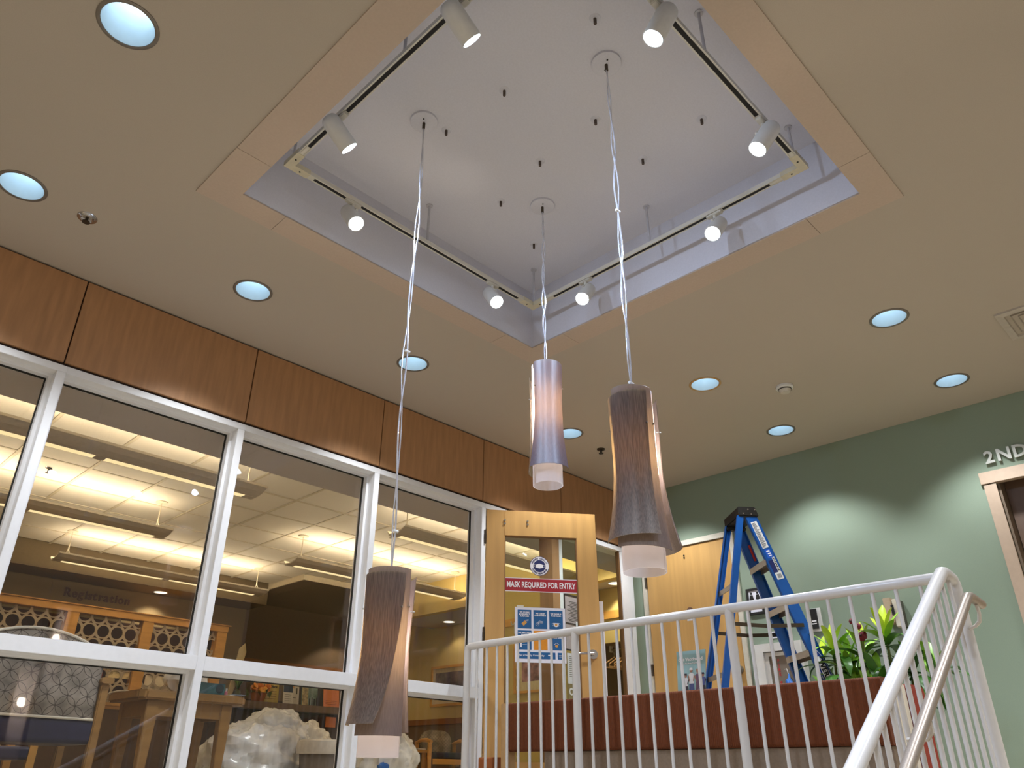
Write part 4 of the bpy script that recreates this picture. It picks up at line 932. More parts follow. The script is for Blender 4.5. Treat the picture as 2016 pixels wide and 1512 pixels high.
# suspended uplights
def uplight(x, y, zf, label):
    t = T('suspended_uplight', label, 'light', (x + 1.32, y, zf), 'suspended fluorescent uplights'); L = 2.64
    prof = [(-.135, .040), (-.130, .046), (-.06, .022), (.0, .012), (.05, .006), (.052, -.004), (.0, -.004), (-.07, .010)]
    O('housing', MB().ext([(x, y + a, zf + b) for a, b in prof], [(x + L, y + a, zf + b) for a, b in prof]), fix_m, t)
    O('near_edge', MB().box(x, x + L, y - .142, y - .130, zf + .034, zf + .054), fix_edge, t)
    wing = [(.052, -.004), (.132, -.002), (.132, .003), (.052, .002)]
    wing2 = [(.052, .004), (.130, .005), (.150, .026), (.158, .050), (.153, .050), (.142, .030), (.115, .010), (.052, .010)]
    for s0, s1 in ((.10, 1.29), (1.37, 2.54)):
        O('lens', MB().ext([(x + s0, y + a, zf + b - .001) for a, b in wing], [(x + s1, y + a, zf + b - .001) for a, b in wing]), slot_glow, t)
    O('far_wing', MB().ext([(x, y + a, zf + b) for a, b in wing2], [(x + L, y + a, zf + b) for a, b in wing2]), fix_edge, t)
    for s0, s1 in ((0, .10), (1.29, 1.37), (2.54, 2.64)): O('lens_cap', MB().box(x + s0, x + s1, y + .052, y + .132, zf - .006, zf + .002), fix_m, t)
    for s0, s1 in ((.08, 1.28), (1.38, 2.56)): O('fluorescent_tube', MB().cyl((x + s0, y, zf + .052), (x + s1, y, zf + .052), .014, n=10), tube_glow, t)
    for xa in (x + .12, x + L - .12):
        for s_ in (-1, 1): O('hanger', MB().tube([(xa + .03 * s_, y - .03, zf + .03), (xa + .004 * s_, y, zf + .12), (xa, y, ZC)], .004, 6), fix_edge, t)
        O('ceiling_plate', MB().cyl((xa, y, ZC - .012), (xa, y, ZC), .06, n=20), fix_edge, t)
for a in ((.36, 5.95, 'suspended uplight nearest the left windows, hung over the big patterned chair'), (4.52, 5.95, 'suspended uplight seen in the window beside the open door, nearest the glass'),
          (.36, 7.80, 'suspended uplight in the second row, left of the three far ones'), (4.45, 7.80, 'suspended uplight in the second row, over the reception desk'),
          (2.50, 9.62, 'farthest suspended uplight, just before the registration sign'), (-1.3, 9.62, 'suspended uplight of the far row at the left edge')):
    uplight(a[0], a[1], 2.16, a[2])
# small ceiling things of that room
def fdl(x, y, z, lab, e=30):
    t = T('downlight', lab, 'light', (x, y, z), 'recessed downlights in the waiting room')
    O('trim_ring', MB().lathe((x, y, z), [(.10, 0), (.098, -.006), (.086, -.006), (.084, 0)], 28), fix_edge, t, smooth=True); O('lens', MB().cyl((x, y, z - .002), (x, y, z - .001), .085, n=28), far_lens, t)
    light('downlight_lamp', 'SPOT', (x, y, z - .01), e, (1, .86, .66), t, (0, 0, -1), .06, math.radians(115), .3)
fdl(4.19, 10.70, 2.20, 'waiting room downlight above the registration frame'); fdl(7.60, 11.0, 2.30, 'waiting room downlight at the dark back, seen in the third window')
fdl(7.757, 8.779, 2.06, 'waiting room downlight over the corridor chair, near the framed picture', 7); fdl(6.70, 5.30, ZC - .008, 'added downlight hidden behind the open door, lighting the alcove and yellow wall'); fdl(7.382, 5.421, 2.06, 'waiting room downlight above the coat closet')  # the one behind the open door is added to light alcove and wall
sd = T('smoke_detector', 'round white smoke detector on the tiled ceiling behind the glass', 'smoke detector', (3.02, 6.79, ZC))
O('base', MB().lathe((3.02, 6.79, ZC), [(0, -.03), (.04, -.03), (.06, -.012), (.062, 0)], 24), fix_edge, sd, smooth=True); O('cap', MB().lathe((3.02, 6.79, ZC - .03), [(0, -.012), (.03, -.01), (.036, 0)], 20), M('detector_cap', 'bdb6a8', .5), sd, smooth=True)
for x, y, lab in ((5.22, 6.97, 'chrome sprinkler on the tiled ceiling right of the left pendant cable'), (1.73, 7.60, 'chrome sprinkler on the tiled ceiling at the left')):
    t = T('sprinkler', lab, 'sprinkler', (x, y, ZC)); O('escutcheon', MB().lathe((x, y, ZC), [(0, -.008), (.03, -.006), (.034, 0)], 18), chrome, t, smooth=True)
    O('deflector', MB().cyl((x, y, ZC - .006), (x, y, ZC - .05), .009, n=8).lathe((x, y, ZC - .05), [(0, -.002), (.022, -.002), (.022, .001), (0, .001)], 14), dark_steel, t)
av = T('air_grille', 'slotted air grille in the tiled ceiling between the second and farthest uplights', 'vent', (2.93, 8.81, ZC))
O('frame', MB().box(2.70, 3.16, 8.74, 8.88, ZC - .009, ZC + .003), grid_m, av)
for k in range(2): O('slot', MB().box(2.74, 3.12, 8.765 + .05 * k, 8.795 + .05 * k, ZC - .0105, ZC - .008), black_m, av)

# registration frame and pierced panels
rg = T('registration_frame', 'honey wood registration partition with pierced grey panels at the far left', 'partition', (3.0, 10.5, FL))
O('beam', MB().box(-1.3, 5.13, 10.44, 10.60, 1.755, 1.835).box(-1.3, 5.16, 10.42, 10.62, 1.835, 1.85), wood_l, rg, bevel=.004)
for x in (.96, 1.99, 3.025, 3.955, 4.985): O('post', MB().box(x, x + .14, 10.45, 10.59, FL, 1.755), wood_l, rg, bevel=.003)
pierced = M('pierced_panel', 'b8aa98', .6)
def pierced_panel(x0, x1, z0, z1):
    mb = MB(); p = .17; r = .072; y0, y1 = 10.508, 10.522; j = 0; z = z0
    while z < z1 - .03:
        h = min(p, z1 - z); x = x0 - (p / 2 if j % 2 else 0)
        while x < x1 - .01:
            a, b = max(x, x0), min(x + p, x1); cx_, cz_ = x + p / 2, z + p / 2
            n = 16; ins = []; out = []
            for k in range(n):
                t = 2 * PI * (k + .5) / n; dx, dz = math.cos(t), math.sin(t)
                ins.append((min(max(cx_ + r * dx, a), b), min(max(cz_ + r * dz, z), z + h)))
                q = max(abs(dx), abs(dz)); out.append((min(max(cx_ + p / 2 * dx / q, a), b), min(max(cz_ + p / 2 * dz / q, z), z + h)))
            for k in range(n):
                k2 = (k + 1) % n
                mb.add([(*ins[k][:1], y0, ins[k][1]), (ins[k2][0], y0, ins[k2][1]), (out[k2][0], y0, out[k2][1]), (out[k][0], y0, out[k][1])], [(0, 1, 2, 3)])
                mb.add([(ins[k][0], y0, ins[k][1]), (ins[k2][0], y0, ins[k2][1]), (ins[k2][0], y1, ins[k2][1]), (ins[k][0], y1, ins[k][1])], [(3, 2, 1, 0)])
            x += p
        z += p; j += 1
    return mb
for a, b in ((1.10, 1.99), (2.13, 3.025), (3.165, 3.955), (4.095, 4.985)): O('pierced_panel', pierced_panel(a, b, .30, 1.755), pierced, rg)
O('low_wall', MB().box(-1.3, 5.1, 10.47, 10.57, FL, .30), brown_w, rg); O('hole_shade_board', MB().box(-1.3, 5.1, 10.74, 10.76, .3, 1.75), M('recess_shade', '4a3022', .8), rg)  # dark board added behind the panels so their holes look shaded
# coloured sheets behind the holes
rc = [('red', '8a3028', 1.2, 1.98, .55, 1.60), ('maroon', '6c2a22', 2.15, 2.75, .75, 1.05), ('red', '9a302a', 3.17, 3.62, .75, 1.30), ('coral', 'ea5c44', 4.62, 4.98, .70, 1.30)]
for n_, c_, a, b, z0, z1 in rc:
    tag(O('backing_board', MB().box(a, b, 10.524, 10.532, z0, z1), M('board_' + n_, c_, .7), loc=((a + b) / 2, 10.6, z0)), {'red': 'red board behind the pierced panel at the left edge' if a < 2 else 'deep red board behind the middle pierced panel', 'maroon': 'maroon board behind the pierced panel next to the big chair', 'coral': 'coral red board behind the rightmost pierced panel'}[n_], 'board')
tag(O('backing_board', MB().box(4.15, 4.60, 10.524, 10.532, .55, 1.12), M('board_white', 'eee4d0', .7), loc=(4.3, 10.6, .5)), 'white board behind the rightmost pierced panel', 'board')
tag(O('backing_board', MB().box(3.66, 3.95, 10.524, 10.532, 1.05, 1.40), M('board_cream', 'f0dcae', .7), loc=(3.8, 10.6, 1)), 'cream board behind the middle pierced panel', 'board')
wlt = T('wall_lettering', 'dark red brown Registration letters on the far olive wall', 'lettering', (3.4, 10.9, 2.05)); xx = 3.05
for ch in 'Registration':
    lt = MB(); text(lt, ch, (xx, 10.915, 2.055), (1, 0, 0), (0, 0, 1), .148, 'LEFT', bold=.004, ext=.004); O('letter', lt, M('letter_brown', '4a2a22', .6), wlt)
    xx += (max(v.x for v in lt.v) - min(v.x for v in lt.v)) + .011

# low partition with wood cap
lp_ = T('low_partition', 'low dark partition with honey wood cap between the big chair and the side table', 'partition', (2.3, 6.95, FL))
O('panel', MB().box(1.2, 3.05, 6.93, 7.02, FL, .478), M('partition_brown', '66503c', .8), lp_); O('cap', MB().box(1.18, 3.07, 6.90, 7.05, .478, .505).box(1.2, 3.06, 6.915, 7.03, .455, .478), wood_l, lp_, bevel=.004)

# patterned upholstery: overlapping circles of thin dark lines
def patterned(name, base, line, sc):
    m = D.materials.new(name); m.use_nodes = True; nt = m.node_tree; b = nt.nodes['Principled BSDF']; tc = nt.nodes.new('ShaderNodeTexCoord')
    sp_ = nt.nodes.new('ShaderNodeSeparateXYZ'); nt.links.new(tc.outputs['Object'], sp_.inputs[0])
    def math_(op, a, bb=None, c=None):
        n = nt.nodes.new('ShaderNodeMath'); n.operation = op
        for i, q in enumerate((a, bb, c)):
            if q is None: continue
            if hasattr(q, 'is_output'): nt.links.new(q, n.inputs[i])
            else: n.inputs[i].default_value = q
        return n.outputs[0]
    u = math_('MULTIPLY', sp_.outputs[0], sc); v = math_('MULTIPLY', sp_.outputs[2], sc); acc = None
    for du, dv in ((0, 0), (.5, .5)):
        uu = math_('SUBTRACT', math_('FRACT', math_('ADD', u, du)), .5); vv = math_('SUBTRACT', math_('FRACT', math_('ADD', v, dv)), .5)
        r = math_('SQRT', math_('ADD', math_('MULTIPLY', uu, uu), math_('MULTIPLY', vv, vv))); ln = math_('LESS_THAN', math_('ABSOLUTE', math_('SUBTRACT', r, .485)), .014)
        acc = ln if acc is None else math_('MAXIMUM', acc, ln)
    nz = nt.nodes.new('ShaderNodeTexNoise'); nz.inputs['Scale'].default_value = 9
    rp = nt.nodes.new('ShaderNodeValToRGB'); c = rgb(base); rp.color_ramp.elements[0].position = .35; rp.color_ramp.elements[1].position = .65
    rp.color_ramp.elements[0].color = tuple(x * .6 for x in c) + (1,); rp.color_ramp.elements[1].color = tuple(min(1, x * 1.35) for x in c) + (1,)
    nt.links.new(tc.outputs['Object'], nz.inputs[0]); nt.links.new(nz.outputs['Fac'], rp.inputs[0])
    mx = nt.nodes.new('ShaderNodeMixRGB'); nt.links.new(acc, mx.inputs[0]); nt.links.new(rp.outputs[0], mx.inputs[1]); mx.inputs[2].default_value = rgb(line) + (1,)
    nt.links.new(mx.outputs[0], b.inputs['Base Color']); b.inputs['Roughness'].default_value = .85; return m
pat = patterned('circle_fabric', '8a837c', '453f3c', 9.5); pat_b = patterned('beige_circle_fabric', 'c8b490', '9a8260', 9.0); navy_v = M('navy_vinyl', '20274a', .4, var=.1); piping = M('pale_piping', 'd8d4c8', .6)
def arch_pts(x0, x1, z0, z1, h, n=16):
    P = [(x0, z0), (x1, z0)]; cx_ = (x0 + x1) / 2
    for i in range(n + 1):
        t = i / n; P.append((x1 + (x0 - x1) * t, z1 + h * (1 - (2 * t - 1) ** 2)))
    return P
def big_chair(x0, x1, y, label, fab, s=1.0, dz=0.0, flip=1):
    t = T('waiting_chair', label, 'chair', ((x0 + x1) / 2, y, FL)); zf = FL
    zt = .60 + dz; P = arch_pts(x0, x1, .255, zt, .115 * s)
    O('backrest', MB().ext([(a, y + .02 * (b - .25), b) for a, b in P], [(a, y + .11 * flip + .02 * (b - .25), b) for a, b in P]), fab, t, bevel=.012)
    O('piping', MB().tube([(a, y - .002 + .02 * (b - .25), b + .004) for a, b in P[2:]], .007, 6), piping, t, smooth=True)
    ya, yb = sorted((y + .0 * flip, y + .56 * flip))
    O('seat', MB().rbox(x0 - .01, x1 + .01, ya, yb, .135, .268, .03, 'x', 4), navy_v, t, smooth=True); O('piping', MB().tube([(x0, y - .004, .270), (x1, y - .004, .262)], .007, 6), piping, t)
    for xx in (x0 - .035, x1 + .005):
        O('leg', MB().box(xx, xx + .045, y - .01, y + .035, zf, .455), wood_t, t, bevel=.006); O('leg', MB().box(xx, xx + .045, y + flip * .52 - .02, y + flip * .52 + .025, zf, .455), wood_t, t, bevel=.006)
        O('armrest', MB().rbox(xx - .012, xx + .057, min(y - .03, y + flip * .58), max(y - .03, y + flip * .58), .455, .488, .012, 'y', 3), wood_t, t, smooth=True)
    return t
big_chair(.95, 1.695, 4.92, 'wide grey patterned chair with navy seat close behind the left window', pat)
t = T('waiting_chair', 'navy seated chair glimpsed low under the wide patterned chair', 'chair', (1.25, 6.0, FL))
O('seat', MB().rbox(.95, 1.63, 5.7, 6.2, .06, .135, .02, 'x', 4), navy_v, t, smooth=True); O('backrest', MB().rbox(1.0, 1.6, 6.2, 6.27, .10, .46, .03, 'y', 4), pat_b, t, smooth=True)
for x in (.96, 1.64):
    for y in (5.72, 6.2): O('leg', MB().box(x, x + .045, y, y + .045, FL, .30), wood_l, t)
for x0, x1, lab in ((2.60, 3.03, 'beige patterned chair back above the low partition, nearer the big chair'), (3.08, 3.50, 'beige patterned chair back above the low partition, half hidden by the side table')):
    c_ = T('waiting_chair', lab, 'chair', ((x0 + x1) / 2, 7.6, FL)); P = arch_pts(x0, x1, .30, .575, .075)
    O('backrest', MB().ext([(a, 7.52, b) for a, b in P], [(a, 7.59, b) for a, b in P]), pat_b, c_, bevel=.01); O('piping', MB().tube([(a, 7.518, b + .003) for a, b in P[2:]], .006, 6), piping, c_, smooth=True)
    O('seat', MB().rbox(x0, x1, 7.55, 8.05, .19, .28, .02, 'x', 3), navy_v, c_)
    for x in (x0, x1 - .04):
        for y in (7.56, 8.0): O('leg', MB().box(x, x + .04, y, y + .04, FL, .2), wood_l, c_)

# console table with things on it
tb = T('side_table', 'oak side table with a moulded edge seen from below behind the second window', 'table', (2.5, 5.5, FL))
tp = [(2.12, 5.45), (2.16, 5.40), (2.855, 5.40), (2.89, 5.44), (2.89, 5.95), (2.12, 5.95)]
O('tabletop', MB().ext([(a, b, .432) for a, b in tp], [(a, b, .492) for a, b in tp]), wood_t, tb, bevel=.012)
ap = MB().box(2.20, 2.79, 5.45, 5.475, .335, .432); O('apron', ap, wood_t, tb); O('apron', MB().box(2.20, 2.79, 5.87, 5.895, .335, .432), wood_t, tb); O('apron', MB().box(2.20, 2.22, 5.475, 5.87, .335, .432), wood_t, tb); O('apron', MB().box(2.77, 2.79, 5.475, 5.87, .335, .432), wood_t, tb)
for x in (2.19, 2.715):
    for y in (5.44, 5.83): O('leg', MB().ext([(x, y, .43), (x + .085, y, .43), (x + .085, y + .07, .43), (x, y + .07, .43)], [(x + .02, y + .01, FL), (x + .065, y + .01, FL), (x + .065, y + .05, FL), (x + .02, y + .05, FL)]), wood_t, tb, bevel=.004)
tx = T('tissue_box', 'teal tissue box on the oak side table', 'box', (2.60, 5.52, .492)); O('carton', MB().box(2.49, 2.73, 5.46, 5.58, .492, .568), M('tissue_teal', '2c5a60', .5, var=.4, scale=12), tx, bevel=.003); O('tissue_opening', MB().cyl((2.69, 5.4595, .535), (2.69, 5.458, .535), .03, n=14), M('tissue_dark', '1c3440', .6), tx)
pb = T('plastic_bag', 'crumpled white plastic bag behind the teal tissue box', 'bag', (2.62, 5.64, .492))
def blob(c, rx, ry, rz, seed, amp, nu=28, nv=18, freq=3.0, top=None):
    from mathutils import noise
    mb = MB(); c = Vector(c)
    def fn(u, v):
        a = 2 * PI * u; b = PI * (v - .5); d = Vector((math.cos(a) * math.cos(b), math.sin(a) * math.cos(b), math.sin(b)))
        k = 1 + amp * noise.noise(d * freq + Vector((seed, 0, 0))) + amp * .5 * abs(noise.noise(d * freq * 2.7 + Vector((0, seed, 0)))) - amp * .34 * abs(noise.noise(Vector((d.x * 6, d.y * 6, d.z * 1.6)) + Vector((seed, seed, 0)))) + amp * .04 * noise.noise(Vector((d.x * 18, d.y * 18, d.z * 8)))
        z = d.z * rz * k
        return c + Vector((d.x * rx * k, d.y * ry * k, max(z, -rz * .96)))
    return mb.grid(fn, nu, nv)
O('sack', blob((2.56, 5.74, .615), .14, .11, .125, 3.3, .3), M('bag_white', 'eceae6', .4, var=.08, scale=14, bump=.5), pb, smooth=True)
bk_ = T('leaflets', 'white and blue leaflets lying on the edge of the side table', 'leaflet', (2.80, 5.46, .492))
O('leaflet', MB().obox((2.79, 5.47, .4955), (.055, .012, 0), (-.01, .05, 0), (0, 0, .003)), M('leaflet_white', 'cfcac0', .6), bk_); O('leaflet', MB().obox((2.82, 5.45, .501), (.05, -.01, .0), (.01, .045, 0), (0, 0, .002)), M('leaflet_blue', '7f8a98', .6), bk_)
pkb = T('pink_bottle', 'small pink capped bottle beside the tissue box', 'bottle', (2.76, 5.50, .492)); O('body', MB().lathe((2.76, 5.50, .492), [(0, 0), (.012, 0), (.012, .03), (.006, .036)], 12), M('bottle_pink', 'c8788a', .4), pkb); O('cap', MB().cyl((2.76, 5.50, .528), (2.76, 5.50, .545), .007, n=10), white_metal, pkb)

# reception desk and what stands on it
desk_b = M('desk_dark', '35261c', .6); desk_t = M('desk_top', '6e5844', .5)
rd = T('reception_desk', 'dark brown reception desk with a ledge of signs behind the third window', 'desk', (4.6, 7.9, FL))
O('front_panel', MB().box(3.55, 5.62, 7.62, 7.68, FL, .585), desk_b, rd)
for i in range(6): O('front_board', MB().box(3.60 + .33 * i, 3.60 + .33 * i + .322, 7.605, 7.62, FL + .1, .575), desk_b, rd)
O('ledge', MB().box(3.50, 5.66, 7.52, 7.80, .585, .655), desk_t, rd, bevel=.005); O('worktop', MB().box(3.55, 5.62, 7.80, 8.5, .50, .54), desk_t, rd)
O('hutch', MB().box(4.4, 5.62, 8.45, 8.5, .54, .75), desk_b, rd); O('end_panel', MB().box(3.50, 3.55, 7.6, 8.5, FL, .585), desk_b, rd)
LZ = .655
fp = T('flower_pot', 'terracotta pot of orange flowers on the reception ledge', 'plant', (4.20, 7.66, LZ))
O('pot', MB().lathe((4.20, 7.66, LZ), [(0, 0), (.058, 0), (.078, .075), (.084, .088), (.072, .088), (.066, .07)], 20), M('terracotta', '9a5a30', .7), fp, smooth=True)
rnd = random.Random(5); leaf_o = M('posy_leaf', '5f6a38', .7)
for i in range(16):
    a = rnd.uniform(0, 2 * PI); r = .115 * math.sqrt(rnd.random()); c = Vector((4.20 + r * math.cos(a), 7.66 + r * .7 * math.sin(a), LZ + .110 + rnd.uniform(0, .05)))
    O('blossom', MB().lathe(c, [(0, -.018), (.022, -.012), (.034, .006), (.02, .018), (0, .012)], 9, (rnd.uniform(-.4, .4), -.6, .6)), M('blossom_%d' % (i % 3), ('d8861c', 'e0a030', 'c8701c')[i % 3], .6), fp, smooth=True)
for i in range(14):
    a = i * .45 * PI; c = Vector((4.20 + .11 * math.cos(a), 7.66 + .08 * math.sin(a), LZ + .09 + .02 * math.sin(i)))
    O('leaf', MB().add([c, c + Vector((.035 * math.cos(a), .03 * math.sin(a), .02)), c + Vector((.02 * math.cos(a + .9), .02 * math.sin(a + .9), -.03))], [(0, 1, 2)]), leaf_o, fp)
vp = T('vase_plant', 'leafy green plant left of the orange flowers', 'plant', (3.98, 7.70, LZ)); O('vase', MB().lathe((3.98, 7.70, LZ), [(0, 0), (.035, 0), (.045, .06), (.03, .10)], 16), M('vase_green', '48502c', .5), vp, smooth=True)
for i in range(12):
    o = D.objects.new('leaf', LM[(0, 1, 3)[i % 3], 0]); C.objects.link(o); o.parent = vp; o.location = (0, 0, .09 + .012 * i); o.rotation_euler = (0, -math.radians(70 - 4 * i), i * 2.4); o.scale = (.75, .75, .75)
def sign(x0, x1, z0, z1, y, label, m, name='counter_sign', tilt=.03, cat='sign'):
    t = T(name, label, cat, ((x0 + x1) / 2, y, z0)); O('board', MB().add([(x0, y, z0), (x1, y, z0), (x1, y + tilt, z1), (x0, y + tilt, z1), (x0, y + .008, z0), (x1, y + .008, z0), (x1, y + tilt + .008, z1), (x0, y + tilt + .008, z1)], [(0, 1, 2, 3), (7, 6, 5, 4), (0, 4, 5, 1), (1, 5, 6, 2), (2, 6, 7, 3), (3, 7, 4, 0)]), m, t); return t
def sline(mb, x0, x1, z0, z1, ya, za, zb, tilt, d=.0008): # strip printed on a tilted sign
    f0, f1 = (z0 - za) / (zb - za), (z1 - za) / (zb - za)
    A = [(x0, ya + tilt * f0 - d, z0), (x1, ya + tilt * f0 - d, z0), (x1, ya + tilt * f1 - d, z1), (x0, ya + tilt * f1 - d, z1)]; return mb.ext(A, [(p[0], p[1] + d * .5, p[2]) for p in A])
ys_ = sign(4.245, 4.455, LZ, .905, 7.69, 'pale yellow sign with dark lettering right of the orange flowers', M('sign_yellow', 'c0ac5c', .6, var=.18, scale=5))
t_ = MB(); text(t_, 'Thank Your', (4.35, 7.712, .868), (1, 0, 0), (0, .12, 1), .036, bold=.001); text(t_, 'Nurse Here!', (4.35, 7.706, .822), (1, 0, 0), (0, .12, 1), .034, bold=.001); O('lettering', t_, dark_ink, ys_)
mb = MB()
for k in range(4): sline(mb, 4.27, 4.43, .70 + .024 * k, .706 + .024 * k, 7.69, LZ, .905, .03)
O('print', mb, M('sign_print_tan', '8a6a3a', .6), ys_)
s2 = sign(4.485, 4.60, LZ, .855, 7.64, 'white card with a dark blue top on the reception ledge', M('card_white', 'cdc8bc', .6)); mb = sline(MB(), 4.487, 4.598, .775, .852, 7.64, LZ, .855, .03); O('blue_band', mb, M('card_navy', '23324a', .6), s2)
mb = MB()
for k in range(4): sline(mb, 4.50, 4.58, .69 + .02 * k, .693 + .02 * k, 7.64, LZ, .855, .03)
O('print', mb, dark_ink, s2)
s3 = sign(4.612, 4.71, LZ, .870, 7.70, 'white leaflet propped behind the blue topped card', M('card_white2', 'c4bdb0', .6)); mb = MB(); sline(mb, 4.63, 4.67, .73, .735, 7.70, LZ, .870, .03); sline(mb, 4.675, 4.688, .77, .83, 7.70, LZ, .870, .03); O('print', mb, dark_ink, s3); mb = sline(MB(), 4.625, 4.648, .825, .85, 7.70, LZ, .870, .03); O('emblem', mb, M('emblem_orange', 'c88a4a', .6), s3)
s4 = sign(4.745, 4.945, LZ, .860, 7.70, 'glass fronted teal picture display on the reception ledge', M('display_teal', '7c9088', .25, var=.5, scale=14))
mb = MB()
for k in range(4): sline(mb, 4.835 + .03 * k, 4.852 + .03 * k, .66, .74 + .01 * (k % 2), 7.70, LZ, .860, .03)
O('picture', mb, M('display_dark', '3a3238', .6, var=.6, scale=40), s4)
mb = sline(MB(), 4.75, 4.825, .67, .845, 7.70, LZ, .860, .03, .0012); O('side_print', mb, M('display_olive', 'a5946a', .5, var=.5, scale=30), s4)
s5 = sign(4.945, 5.145, LZ, .835, 7.58, 'orange notice standing at the right of the reception ledge', M('note_orange', 'd8804a', .6))
t_ = MB(); text(t_, 'Please MASK', (5.045, 7.606, .798), (1, 0, 0), (0, .15, 1), .026, bold=.0008); text(t_, 'Call !', (5.045, 7.601, .765), (1, 0, 0), (0, .15, 1), .026, bold=.0008)
for k in range(3): sline(t_, 4.97, 5.11, .685 + .016 * k, .688 + .016 * k, 7.58, LZ, .835, .03)
O('lettering', t_, M('note_ink', '6a2c1c', .6), s5)
tag(O('orange_note', MB().box(5.0, 5.13, 7.596, 7.604, .46, .56), M('note_orange', 'd8804a', .6), loc=(5.06, 7.6, .46)), 'orange note stuck on the dark desk front under the ledge', 'note')
bd = T('display_board', 'cream folded display board standing at the left end of the reception desk', 'board', (3.90, 7.9, LZ)); O('board', MB().add([(3.86, 7.66, .66), (3.93, 7.70, .66), (4.06, 7.78, 1.14), (4.02, 7.75, 1.22), (3.95, 7.72, 1.16), (3.86, 7.675, .66), (3.93, 7.715, .66), (4.06, 7.795, 1.14), (4.02, 7.765, 1.22), (3.95, 7.735, 1.16)], [(0, 1, 2, 3, 4), (9, 8, 7, 6, 5), (0, 5, 6, 1), (1, 6, 7, 2), (2, 7, 8, 3), (3, 8, 9, 4), (4, 9, 5, 0)]), M('board_cream2', 'c8b890', .6), bd)
pt_ = T('paper_tray', 'tray of papers with a red folder on the desk behind the third window', 'tray', (5.3, 8.2, .54)); O('tray', MB().box(4.95, 5.58, 8.0, 8.4, .54, .93), desk_b, pt_); O('papers', MB().obox((5.30, 8.2, 1.0), (.25, 0, .02), (0, .15, 0), (0, 0, .035)), M('paper_stack', 'cfc8bc', .7), pt_); O('folder', MB().obox((5.12, 8.15, 1.03), (.10, 0, .02), (0, .12, 0), (0, 0, .012)), M('folder_red', 'b81f3a', .5), pt_)

# clear rubbish bags and bin
clear_bag = M('clear_bag', 'f0f2f4', .2, var=.10, scale=9, stretch=(2.2, 2.2, .6), bump=1.0, spec=.8)
def bag(c, r, seed, label, blues):
    t = T('rubbish_bag', label, 'bag', (c[0], c[1], FL), 'clear rubbish bags'); O('sack', blob(c, *r, seed, .22, 90, 56, 2.4), clear_bag, t, smooth=True)
    for (dx, dz, s_) in blues: O('blue_content', blob((c[0] + dx, c[1] - r[1] * .86, c[2] + dz), s_, s_ * .5, s_ * .8, seed + dx, .5, 12, 8), M('bag_blue', '2b6ec4', .3, var=.15, scale=40, bump=.4), t, smooth=True)
bag((3.36, 6.05, .08), (.42, .36, .30), 1.7, 'largest clear rubbish bag, bulging behind the side table leg', [(.20, -.08, .05), (.05, -.19, .06)])
O('knotted_top', blob((3.52, 6.08, .30), .25, .26, .18, 4.1, .22, 80, 48, 2.4), clear_bag, D.objects['rubbish_bag'], smooth=True)
bag((4.36, 6.95, .14), (.30, .26, .30), 7.9, 'clear rubbish bag behind the grey bin', [])
bag((4.80, 6.28, .12), (.30, .28, .30), 9.3, 'clear rubbish bag under the lowest pendant lamp', [(-.18, -.06, .06)])
bn_ = T('waste_bin', 'grey waste bin with a white liner in front of the rubbish bags', 'bin', (3.64, 5.49, FL))
O('body', MB().lathe((3.64, 5.49, FL), [(0, 0), (.15, 0), (.20, .39), (.2, .41), (.185, .41), (.18, .38)], 28), M('bin_grey', '7a7065', .5), bn_, smooth=True); O('liner', MB().lathe((3.64, 5.49, FL + .40), [(.215, -.06), (.222, -.02), (.215, .03), (.19, .04), (.17, .01)], 28), M('liner_white', 'd0c8ba', .5, var=.08, bump=.5), bn_, smooth=True)

# chair, little table, picture, outlet at the right
ch = T('arm_chair', 'oak armchair with patterned back under the framed picture in the corridor', 'chair', (6.95, 8.0, FL))
def rot(p, a=-.35, c=(6.95, 8.0)): x, y = p[0] - c[0], p[1] - c[1]; return Vector((c[0] + x * math.cos(a) - y * math.sin(a), c[1] + x * math.sin(a) + y * math.cos(a), p[2]))
def R_(mb): mb.v = [rot(v) for v in mb.v]; return mb
P = [(-.19, .235), (.19, .235), (.215, .40), (.18, .49), (.10, .525), (-.10, .525), (-.18, .49), (-.215, .40)]
O('backrest', R_(MB().ext([(6.95 + a, 8.02 + .05 * b, b) for a, b in P], [(6.95 + a, 8.09 + .05 * b, b) for a, b in P])), patterned('fleck_fabric', 'a59880', '5c5446', 26.0), ch, bevel=.015)
O('seat', R_(MB().rbox(6.74, 7.16, 7.58, 8.04, .19, .262, .02, 'x', 3)), M('seat_dark', '2c2a30', .6), ch, smooth=True); O('seat_rail', R_(MB().box(6.74, 7.16, 7.58, 7.61, .13, .19)), wood_l, ch)
for s_ in (-1, 1):
    x = 6.95 + s_ * .25
    for y in (7.60, 8.06): O('leg', R_(MB().box(x - .02, x + .02, y - .02, y + .02, FL, .37)), wood_l, ch)
    O('armrest', R_(MB().tube([(x, 8.10, .375), (x, 7.9, .40), (x, 7.7, .395), (x, 7.55, .375)], [.018, .022, .024, .02], 8)), wood_l, ch, smooth=True)
lt_ = T('end_table', 'small end table left of the oak armchair', 'table', (6.45, 8.0, FL)); O('tabletop', MB().box(6.15, 6.62, 7.75, 8.25, .255, .285), wood_l, lt_)
for x in (6.18, 6.55):
    for y in (7.78, 8.18): O('leg', MB().box(x, x + .04, y, y + .04, FL, .255), wood_l, lt_)
tag(O('magazine', MB().obox((6.47, 7.85, .293), (.08, .02, .0), (-.02, .1, 0), (0, 0, .007)), M('leaflet_white', 'cfcac0', .6), loc=(6.47, 7.85, .29)), 'white magazine lying on the end table', 'magazine')
art = M('art_print', '7c6a64', .6, var=.75, scale=5)
